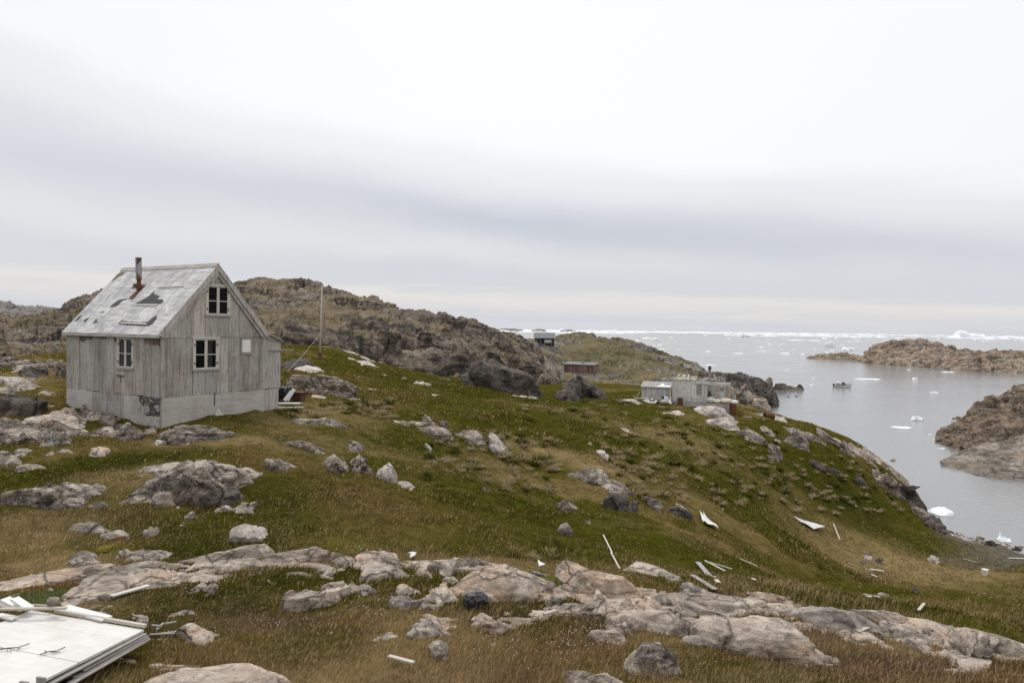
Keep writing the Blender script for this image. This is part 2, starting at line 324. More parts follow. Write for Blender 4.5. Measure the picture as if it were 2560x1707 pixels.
def uv(X, Y): Y = np.maximum(Y, .4); return np.stack([np.asarray(X)/Y, np.log(Y)*.9], 1)
K0 = uv(P[:,0], P[:,1]); CC = .05
def _k(a, b): return np.sqrt(((a[:,None,:]-b[None,:,:])**2).sum(2)+CC*CC)
_n = len(K0); _A = np.zeros((_n+3,_n+3)); _A[:_n,:_n] = _k(K0,K0)-np.eye(_n)*.012
_A[:_n,_n] = 1; _A[:_n,_n+1:] = K0; _A[_n,:_n] = 1; _A[_n+1:,:_n] = K0.T
_sc = 1/np.sqrt(P[:,1])
_w = np.linalg.solve(_A, np.r_[P[:,2]-18, 0,0,0])
def gz(X, Y):
    X = np.atleast_1d(np.asarray(X,float)); Y = np.atleast_1d(np.asarray(Y,float)); r = np.empty(len(X))
    for i in range(0, len(X), 20000):
        k = uv(X[i:i+20000], Y[i:i+20000]); r[i:i+20000] = _k(k,K0)@_w[:_n]+_w[_n]+k@_w[_n+1:]
    return np.maximum(r+18, -3.5)
def bump_field(X, Y):
    p = np.stack([X, Y, np.zeros_like(X)], 1); near = np.clip(1-Y/140, 0, 1)
    tus = np.exp(-(((X-.235*Y)/(Y*.13))**2+((Y-47)/14)**2))*.9+np.exp(-(((X-.42*Y)/(Y*.1))**2+((Y-66)/12)**2))*.9
    h = fbm(p*.42, 4, s=3)*.30*np.clip(Y/30,.3,1.8)*near + fbm(p*1.7, 4, s=5)*.075*near
    h += fbm(p*.17, 3, s=13)*.62*np.clip((Y-15)/12,0,1)*near*np.clip(((X+11.5)**2/60+(Y-31)**2/60)-1,0,1)
    h += (np.maximum(0, vnoise(p*1.25, 8))**1.3)*.42*tus + (np.maximum(0, vnoise(p*1.9, 18))**1.3)*.16*near*np.clip(Y/18-.6,0,1)
    return h
_t = np.exp(np.linspace(math.log(4), math.log(330), 900))
def hit(px, py):                                    # where that line of sight meets the ground or the sea
    d = ray(px, py); Z = EYE+d[2]*_t; g = np.maximum(gz(d[0]*_t, _t), 0); s = Z-g
    i = np.argmax(s < 0) if (s < 0).any() else len(_t)-1
    i = max(i,1); k = s[i-1]/(s[i-1]-s[i]+1e-9); Y = _t[i-1]+(_t[i]-_t[i-1])*np.clip(k,0,1)
    return np.array([d[0]*Y, Y, max(float(gz(d[0]*Y,Y)[0]),0)])
COL = dict(G=(.057,.061,.005), D=(.027,.036,.003), T=(.33,.235,.118), B=(.155,.10,.036), O=(.098,.081,.012), P=(.125,.070,.060), R=(.16,.075,.032), Y=(.17,.14,.03), K=(.10,.13,.045))
PATCH = [(350,1150,150,30,'D',1),(700,1250,90,55,'D',1.2),(520,1380,150,35,'D',.8),(300,1320,140,30,'D',.6),(980,1200,120,40,'G',.9),(1010,1110,150,45,'G',1),(1080,1060,120,25,'G',1),
(1330,1330,190,45,'G',1),(1560,1320,200,50,'G',1),(1420,1060,170,45,'G',.8),(1800,1200,180,50,'G',.8),(1900,1130,140,40,'G',.9),(1420,1005,230,22,'G',1.1),(2110,1250,110,40,'D',1),(2300,1540,280,35,'G',1.1),
(2060,1500,260,25,'G',1.1),(520,1500,170,35,'D',1.1),(350,1560,90,30,'D',1.3),(880,1440,190,25,'G',1),(760,1620,120,45,'G',1),(1390,1530,110,35,'G',1.2),(1080,1440,80,25,'G',1),(1900,1697,200,30,'G',.9),(450,1610,120,40,'O',.8),
(770,1030,150,25,'T',1.3),(330,1190,90,35,'T',1),(560,1106,170,9,'T',1),(80,1345,170,45,'T',.9),(100,1415,160,20,'T',1),(620,1410,60,12,'T',1),(920,1130,150,16,'T',.7),(930,1240,110,40,'B',.9),(700,1160,100,25,'B',.8),
(1640,1090,140,16,'T',.9),(1410,1140,110,14,'T',1),(1240,1405,160,14,'T',1.1),(2300,1420,220,40,'T',.55),(2130,1395,130,25,'T',.6),(1500,1180,70,14,'T',.8),(1330,1120,60,14,'T',.8),(960,1270,200,40,'B',.5),
(1100,1645,330,50,'T',.9),(900,1697,300,22,'T',1),(1340,1640,180,45,'B',1),(1010,1570,170,35,'T',.9),(2100,1610,120,20,'T',1.2),(1560,1650,110,35,'B',1),(2280,1622,150,14,'T',1.2),(640,1620,200,50,'B',.5),
(1900,1505,120,20,'P',1.6),(2060,1590,110,26,'P',1.5),(2250,1660,210,30,'P',1.4),(2470,1690,130,35,'R',.9),(720,1555,160,22,'P',1),(870,1560,80,18,'R',1.1),(1590,1510,120,14,'P',1),(2200,1570,60,18,'P',1.2),
(80,940,90,18,'T',1),(110,1000,70,25,'B',1),(60,880,120,25,'B',.8),(110,1495,85,12,'K',1.8),(70,1475,70,8,'R',1.2),(260,1380,35,18,'Y',1.3),(880,1365,50,14,'Y',.8),(1000,955,120,18,'G',.8),(1120,965,140,16,'D',.7),(700,900,60,30,'G',.6),(860,960,80,18,'B',.8)]
_pp = []
for px,py,rx,ry,k,s in PATCH:
    c = hit(px,py); f = hit(px,py+ry); _pp.append((c[0],c[1],rx*c[1]/F*1.05,max(abs(c[1]-f[1])*1.1,.25),k,s))
def grasscol(X, Y):
    p = np.stack([X,Y,np.zeros_like(X)],1); n = fbm(p*.16, 5, .6, s=31); n2 = fbm(p*.55, 4, .6, s=37); wob = fbm(p*.8, 4, .6, s=41)
    W = dict(O=np.full(len(X), .55), G=np.clip(.55+1.6*n,0,1.4)*np.clip(Y/14,.4,1.2), T=np.clip(-.12-1.3*n+.9*n2,0,1), B=np.clip(.3+1.2*n2,0,1), D=np.clip(-.25+1.3*n-.8*n2,0,.8))
    for k in 'PRYK': W[k] = np.zeros(len(X))
    nr = np.clip((14.5-Y)/3,0,1); n3 = fbm(p*.9,4,.6,s=47); n4 = fbm(p*.7+9,4,.6,s=49)
    W['P'] = W['P']+nr*np.clip(3.2*n3-.35,0,1.3); W['R'] = W['R']+nr*np.clip(2.6*n4-.6,0,.8); W['T'] = W['T']+nr*np.clip(-3.0*n3-.35,0,1.4)
    W['G'] = W['G']*(1+.35*np.clip((Y-16)/10,0,1))
    for cx,cy,rx,ry,k,s in _pp:
        r = np.sqrt(((X-cx)/rx)**2+((Y-cy)/ry)**2)+wob*.9
        W[k] = W[k]+4.2*s*np.exp(-np.maximum(r,0)**2*1.1)
    tot = sum(W.values()); c = 0
    for k in W: c = c+(W[k]/tot)[:,None]*np.array(COL[k])
    return c
def ground_mat():
    t = NT('tundra_turf'); p = t.pos(); a = t.attr()
    n1 = t.noise(p, 2.2, 8, .68, .4); n2 = t.noise(p, 9, 6, .7); n3 = t.noise(p, 45, 4, .7)
    c = t.mix(t.ramp(n1, [(.40,.9),(.55,0)]), a, t.mix(1.0, a, (.5,.55,.5), 'MULTIPLY'))
    c = t.mix(t.math('MULTIPLY', t.ramp(n2, [(.54,0),(.64,1)]), .38), c, (.30,.22,.11))
    c = t.mix(t.math('MULTIPLY', t.ramp(n3, [(.44,1),(.53,0)]), .6), c, t.mix(1.0, c, (.35,.4,.35), 'MULTIPLY'))
    c = t.mix(t.math('MULTIPLY', t.ramp(t.noise(p, 26, 5, .7), [(.60,0),(.72,1)]), .35), c, (.30,.25,.15))
    t.col(c); t.b.inputs['Specular IOR Level'].default_value = 0
    t.bump(t.math('ADD', t.math('ADD', n1, t.math('MULTIPLY', n2, .6)), t.math('MULTIPLY', n3, .35)), .9, .09)
    return t.m
M['turf'] = ground_mat()
def make_ground():
    nu, nl = 640, 640
    u = np.linspace(-1.15,1.15,nu); l = np.exp(np.concatenate([np.linspace(math.log(.9),math.log(6.5),60,endpoint=False), np.linspace(math.log(6.5),math.log(330),nl-60)]))
    U, L = np.meshgrid(u, l); X = (U*L).ravel(); Y = L.ravel()
    z = gz(X,Y); z = z+bump_field(X,Y)*np.clip((z+2)/3,0,1)
    i = np.arange(nu*nl).reshape(nl,nu)
    f = np.stack([i[:-1,:-1].ravel(), i[:-1,1:].ravel(), i[1:,1:].ravel(), i[1:,:-1].ravel()],1)
    c = grasscol(X,Y)
    shore = np.clip(1-(z-.15)/.9, 0, 1)[:,None]; c = c*(1-shore)+np.array((.16,.14,.12))*shore
    return npmesh('ground', np.stack([X,Y,z],1), f, M['turf'], col=c)
tag(make_ground(), kind='structure')
# ================================================================== the sea
def sea_mat():
    t = NT('cold_sea'); p = t.pos(); t.b.inputs['Base Color'].default_value = (.20,.203,.207,1)
    t.b.inputs['Roughness'].default_value = .16; t.b.inputs['IOR'].default_value = 1.34; t.b.inputs['Specular IOR Level'].default_value = .5
    a = t.noise(t.map(p, scale=(.5,1.3,1), rot=(0,0,.25)), 1.5, 5, .6, .4); b = t.noise(t.map(p, scale=(.02,.05,1), rot=(0,0,.1)), 1.0, 4, .6, .5)
    t.b.inputs['Roughness'].default_value = .2
    t.bump(t.math('ADD', t.math('MULTIPLY', a, .45), t.math('MULTIPLY', b, .8)), .24, .3)
    r = t.ramp(b, [(.35,.06),(.65,.16)]); t.t.links.new(r, t.b.inputs['Roughness'])
    return t.m
mb = MB(); mb.raw([(-60000,-400,0),(60000,-400,0),(60000,90000,0),(-60000,90000,0)], [(0,1,2,3)])
tag(mb.build('sea', sea_mat()), kind='structure')
# ================================================================== hills, headlands, islands
def loft(name, st, mat, nx, ny, amp=1.0, fr=1.0, sink=5, seed=0, rough=1.0):
    st = sorted(st, key=lambda s: s[0]); pxs = [s[0] for s in st]; m = max(len(s[1]) for s in st); arr = []
    back = st[0][1][-1]
    for px, prof in st:
        q = list(prof)
        if len(q[-1]) == 2: q.append((None, q[-1][1]+60, back[2] if len(back) == 3 else 0))
        pts = [at(px,*v) if v[0] is not None else np.array([ray(px,853)[0]*v[1], v[1], v[2]]) for v in q]
        pts = [pts[0]-np.array([0,0,sink])+np.array([0,.3,0])]+pts; arr.append(pts)
    A = np.array(arr); m = A.shape[1]
    gx = np.linspace(pxs[0], pxs[-1], nx)
    A = np.stack([np.stack([np.interp(gx, pxs, A[:,j,k]) for k in range(3)],1) for j in range(m)],1)    # nx,m,3
    d = [0]
    for j in range(1,m): d.append(d[-1]+np.linalg.norm(A[:,j]-A[:,j-1],axis=1).mean()**.75)
    s = np.linspace(0, d[-1], ny)
    def cr(s):
        j = np.clip(np.searchsorted(d, s, side='right')-1, 0, m-2); t = (s-np.array(d)[j])/(np.array(d)[j+1]-np.array(d)[j])
        p0, p1, p2, p3 = A[:,np.maximum(j-1,0)], A[:,j], A[:,j+1], A[:,np.minimum(j+2,m-1)]; t = t[None,:,None]
        lin = p1*(1-t)+p2*t; c = .5*((2*p1)+(-p0+p2)*t+(2*p0-5*p1+4*p2-p3)*t*t+(-p0+3*p1-3*p2+p3)*t**3)
        return lin*.45+c*.55
    G = cr(s)                                                              # nx,ny,3
    du = np.gradient(G,axis=0); dv = np.gradient(G,axis=1); N = np.cross(du,dv); N /= np.linalg.norm(N,axis=2,keepdims=True)+1e-9
    N[N[...,2]<0] *= -1
    p = G.reshape(-1,3); n = N.reshape(-1,3)
    q = p+np.stack([fbm(p*.05*fr, 3, s=seed+1),fbm(p*.05*fr, 3, s=seed+2),fbm(p*.05*fr, 3, s=seed+3)],1)*6/fr
    q = q*np.array([1,1,2.0])
    c1, e1 = cells(q*.075*fr, seed+5); c2, e2 = cells(q*.21*fr+5, seed+9); c3, e3 = cells(q*.55*fr, seed+15)
    h = amp*(c1*1.9+c2*.8+c3*.4 - 1.1*np.exp(-e1*9) - .5*np.exp(-e2*8) + ridged(q*.09*fr,5,seed+20)*.9*rough + fbm(p*.6*fr,4,s=seed+30)*.35*rough)
    edge = np.minimum(1, np.minimum(np.arange(nx), nx-1-np.arange(nx))/6.)
    h = (h.reshape(nx,ny)*edge[:,None]).ravel()
    p = p+n*h[:,None]
    i = np.arange(nx*ny).reshape(nx,ny)
    f = np.stack([i[:-1,:-1].ravel(), i[1:,:-1].ravel(), i[1:,1:].ravel(), i[:-1,1:].ravel()],1)
    return tag(npmesh(name, p, f, mat), kind='structure')
B_ = (None,260,4)
loft('hill', [(-260,[(930,50),(870,80),(803,160),B_]),(0,[(915,52),(858,82),(803,150),B_]),(83,[(902,54),(845,86),(801,150),B_]),(153,[(888,56),(832,92),(774,160),B_]),(214,[(880,58),(822,95),(752,165),B_]),
 (400,[(872,62),(800,100),(730,180),B_]),(580,[(865,70),(785,108),(722,192),B_]),(610,[(862,71),(780,110),(716,196),B_]),(664,[(856,73),(775,112),(707,200),B_]),(700,[(850,75),(775,112),(716,198),B_]),(751,[(846,76),(770,113),(713,200),B_]),(818,[(850,78),(772,112),(730,195),B_]),
 (871,[(868,80),(780,110),(745,190),B_]),(925,[(885,82),(793,108),(760,185),B_]),(988,[(912,84),(810,108),(780,180),B_]),(1063,[(925,86),(822,110),(787,178),B_]),(1158,[(928,88),(845,114),(802,178),B_]),
 (1230,[(920,95),(862,125),(821,180),B_]),(1290,[(900,115),(870,140),(841,185),B_]),(1330,[(915,118),(900,140),(878,185),B_]),(1365,[(930,122),(922,140),(915,180),B_])], M['hill'], 560, 190, .85, 1.15, seed=100)
B_ = (None,285,-2)
loft('promontory', [(1250,[(900,140),(885,150),(868,178),(852,215),B_]),(1310,[(915,138),(895,155),(872,182),(850,215),B_]),(1360,[(930,136),(915,155),(882,180),(851,212),B_]),(1404,[(945,132),(937,160),(895,182),(839,225),B_]),
 (1458,[(958,130),(940,164),(900,182),(836,225),B_]),(1513,[(965,130),(940,164),(897,184),(841,222),B_]),(1567,[(970,128),(947,155),(905,180),(853,220),B_]),(1633,[(975,125),(952,150),(915,178),(871,215),B_]),
 (1698,[(980,122),(957,148),(930,175),(892,212),B_]),(1745,[(985,120),(965,145),(940,172),(911,208),B_]),(1765,[(988,120),(968,145),(950,170),(932,195),B_]),(1800,[(992,122),(978,145),(962,165),(942,185),B_]),(1840,[(1000,124),(985,142),(975,160),(960,180),B_])], M['prom'], 300, 150, .5, 1.6, seed=200)
B_ = (None,215,-2)
loft('headland', [(1745,[(985,150),(955,165),(930,185),B_]),(1807,[(1002,150),(965,163),(936,182),B_]),(1850,[(1007,158),(968,166),(939,182),B_]),(1894,[(1010,164),(972,170),(946,182),B_]),(1925,[(1011,170),(985,174),(967,182),B_]),(1948,[(1011,176),(1006,178),(1001,182),B_])], M['dark'], 170, 90, .55, 2.2, seed=300)
B_ = (None,170,-2)
loft('headland', [(2338,[(1107,119),(1104,120),(1101,121),(None,132,-1)]),(2362,[(1113,117),(1099,120),(1085,123),B_]),(2400,[(1119,112),(1093,118),(1060,126),B_]),(2443,[(1123,108),(1080,117),(1021,128),B_]),(2507,[(1126,104),(1064,115),(983,130),B_]),(2560,[(1126,102),(1052,114),(963,132),B_]),(2800,[(1130,100),(1020,112),(890,135),(None,190,0)]),(3200,[(1140,98),(1040,112),(930,135),(None,190,-2)])], M['head'], 260, 110, .55, 2.0, seed=400)
B_ = (None,118,-1)
loft('headland', [(2352,[(1157,99.3),(1153,100),(1150,101),(None,104,-1)]),(2379,[(1171,96.8),(1150,101),(1137,105),(None,112,-1)]),(2443,[(1188,92.3),(1150,98),(1118,107),B_]),(2507,[(1197,89.8),(1150,96),(1101,108),B_]),(2560,[(1204,88.8),(1145,95),(1087,108),B_]),(2900,[(1222,86.5),(1140,93),(1060,108),B_]),(3300,[(1222,86.5),(1160,93),(1100,108),B_])], M['lobe'], 240, 80, .24, 2.6, seed=500, rough=.6)
B_ = (None,620,-2)
loft('island', [(2016,[(896,505),(894,506),(893,508),(None,520,-1)]),(2054,[(898,492),(890,500),(883,510),(None,540,-1)]),(2113,[(901,478),(890,490),(880,505),(None,550,-1)]),(2150,[(904,468),(896,476),(889,490),(None,540,-1)])], M['isle'], 100, 40, 1.0, .7, seed=600)
loft('island', [(2140,[(905,455),(903,458),(901,462),(None,480,-1)]),(2177,[(909,435),(890,445),(870,462),B_]),(2228,[(913,418),(885,435),(859,470),B_]),(2292,[(918,395),(885,420),(853,470),B_]),(2343,[(923,378),(888,400),(856,460),B_]),(2368,[(924,372),(893,392),(866,440),B_]),(2394,[(925,367),(900,382),(879,420),B_]),(2470,[(929,358),(902,372),(880,410),B_]),(2560,[(934,345),(905,360),(880,400),B_]),(2800,[(945,320),(900,340),(870,400),B_])], M['isle'], 320, 110, 1.35, .62, seed=700)
loft('hill', [(-300,[(812,250),(780,330),(742,420),(None,520,10)]),(0,[(812,250),(785,330),(754,420),(None,520,10)]),(31,[(812,255),(788,330),(757,420),(None,520,10)]),(55,[(812,260),(795,330),(768,410),(None,520,10)]),(85,[(814,265),(805,330),(794,390),(None,520,10)]),(120,[(816,270),(812,330),(806,380),(None,480,10)])], M['far'], 130, 60, 1.5, .5, seed=800)
loft('hill', [(20,[(815,560),(795,620),(776,700),(None,900,0)]),(49,[(815,560),(790,620),(766,700),(None,900,0)]),(75,[(815,560),(788,620),(761,700),(None,900,0)]),(107,[(815,560),(788,620),(762,700),(None,900,0)]),(138,[(815,560),(792,620),(769,700),(None,900,0)]),(156,[(815,560),(796,620),(777,700),(None,900,0)]),(215,[(815,560),(810,620),(802,700),(None,900,0)])], M['far'], 90, 40, 2.0, .35, seed=850)
for k,(a,b,t0,bt) in enumerate([(1240,1306,820.5,825),(1330,1366,822.5,826),(1400,1440,824,827)]):
    loft('island', [(a,[(bt,4600),(bt-.3,4620),(bt-.5,4650),(None,4800,-2)]),(a*.6+b*.4,[(bt,4600),((t0+bt)/2,4640),(t0,4700),(None,4900,-2)]),(a*.3+b*.7,[(bt,4600),((t0+bt)/2,4640),(t0+.5,4700),(None,4900,-2)]),(b,[(bt,4600),(bt-.3,4620),(bt-.5,4650),(None,4800,-2)])], M['far'], 40, 14, 1.5, .3, seed=900+k)
# ================================================================== rocks
_ICO = {}
def ico(n):
    if n not in _ICO:
        bm = bmesh.new(); bmesh.ops.create_icosphere(bm, subdivisions=n, radius=1); bm.verts.ensure_lookup_table()
        _ICO[n] = (np.array([v.co[:] for v in bm.verts]), np.array([[v.index for v in f.verts] for f in bm.faces])); bm.free()
    return _ICO[n]
FOOT = []                                           # rock footprints, so that grass does not grow through them
def rock(name, x0, y0, x1, y1, mat, label, cat='rock', group=None, hf=.5, seed=None, n=None, tilt=0, rough=1.0, boxy=2.5, zoff=0, Y=None, dmin=.45, dmax=1.7, yaw=0, hmax=99):
    seed = seed if seed is not None else int(x0*7+y0*13) % 9973
    if y1 > 1375 and Y is None and x0 < 2560: gx_, gy_ = (x1-x0)*.07, (y1-y0)*.08; x0 -= gx_; x1 += gx_; y0 -= gy_; y1 += gy_
    cx = (x0+x1)/2; H = y1-y0
    if Y is None:
        f = hit(cx, y1-H*.06); b = hit(cx, y0+H*hf*.8)
        if b[1] > f[1]*1.35: b = hit(cx, y1-H*.35)
    else: f = at(cx, y1, Y); b = at(cx, y1, Y)
    Wd = (x1-x0)*f[1]/F; dep = float(np.clip(np.linalg.norm((b-f)[:2])*1.05, Wd*dmin, Wd*dmax)); dep = min(dep, 12)
    d = np.array([f[0],f[1]])/np.hypot(f[0],f[1]); c = f[:2]+d*dep*.5
    cz0 = max(float(gz(c[0],c[1])[0]), 0) if Y is None else f[2]
    # height so that the crest reaches the top of the box
    top = EYE+ray(cx,y0)[2]*(c[1]+dep*.12)
    h = np.clip(top-cz0, .10*min(Wd,dep), .95*max(Wd,dep)); h = min(h,hmax); fr = {'flat_rock':.55,'rock_outcrop':.5}.get(name,.46) if not zoff else .3; Sz = h/(1-fr); hw = (1-fr**boxy)**(1/boxy)
    npx = (x1-x0)
    n = n or (6 if npx > 150 else 5 if npx > 55 else 4 if npx > 20 else 3)
    v, fc = ico(n); e = boxy
    v = v/((np.abs(v)**e).sum(1)**(1/e))[:,None]
    rs = np.random.default_rng(seed)
    lo = .72 if boxy < 2.4 else .50
    for _ in range({'flat_rock':6,'rock_outcrop':13}.get(name,11) if boxy >= 2.4 else 4):
        cn = rs.normal(size=3); cn[2] = abs(cn[2])*(1.3 if name == 'flat_rock' else .7)-.15; cn /= np.linalg.norm(cn); tq = v@cn-rs.uniform(lo,.86)
        v = v-np.maximum(tq,0)[:,None]*cn*.92
    v[v[:,2]>0,2] /= v[:,2].max(); vis = v[:,2] > fr
    for ax_ in (0,1): lo_, hi_ = v[vis,ax_].min(), v[vis,ax_].max(); v[:,ax_] = (v[:,ax_]-(lo_+hi_)/2)/((hi_-lo_)/2)*hw
    S_ = np.array([Wd/2/hw, dep/2/hw, Sz]); sm = float((S_[0]*S_[1]*S_[2])**(1/3)); p = v*S_
    o = np.array([seed*1.37, seed*.71, seed*.33])
    q = p/sm*.75+o; wq = q+np.stack([fbm(q*1.1,3,s=seed+k) for k in range(3)],1)*.45
    c1, e1 = cells(wq*np.array([.85,.85,1.5]), seed+3); c2, e2 = cells(wq*np.array([2.2,2.2,3.6]), seed+8)
    nn = v/S_; nn /= np.linalg.norm(nn,axis=1)[:,None]
    sm = min(sm, max(h*1.6,.12)) if name != 'flat_rock' else sm; amp = min(h*1.1, sm)
    hh = amp*rough*(c1*.30+c2*.10-.10*np.exp(-e1*8)-.05*np.exp(-e2*9)+fbm(wq*2.3,4,s=seed+11)*.14+fbm(wq*8,3,s=seed+21)*.035)
    rad = (fbm(np.stack([v[:,0]*1.6,v[:,1]*1.6,np.zeros(len(v))],1)+o, 4, .6, s=seed+50))*.42*rough**.5   # uneven outline
    p[:,:2] *= (1+rad)[:,None]; p = p+nn*hh[:,None]
    if tilt: p[:,2] += p[:,0]*math.tan(tilt*.3)
    xa = np.array([d[1],-d[0]])
    if yaw:
        xa = np.array([xa[0]*math.cos(yaw)-xa[1]*math.sin(yaw), xa[0]*math.sin(yaw)+xa[1]*math.cos(yaw)])
    ya = np.array([-xa[1], xa[0]])
    XY = c+p[:,:1]*xa+p[:,1:2]*ya
    if Y is None: slope = np.clip((np.maximum(gz(XY[:,0],XY[:,1]),-.3)-cz0)*.9, -1.5*h-.5, 1.5*h+.5)
    else: slope = 0
    Zc = p[:,2]-fr*Sz+zoff
    co = np.stack([XY[:,0]-c[0], XY[:,1]-c[1], Zc+slope],1)
    ob = npmesh(name, co, fc, M[mat] if isinstance(mat,str) else mat); ob.location = (c[0],c[1],cz0)
    tag(ob, label, cat, group, 'thing'); FOOT.append((c[0],c[1],xa,Wd/2,dep/2)); return ob
O, BD, SL, ST = 'rock_outcrop','boulder','flat_rock','stone'
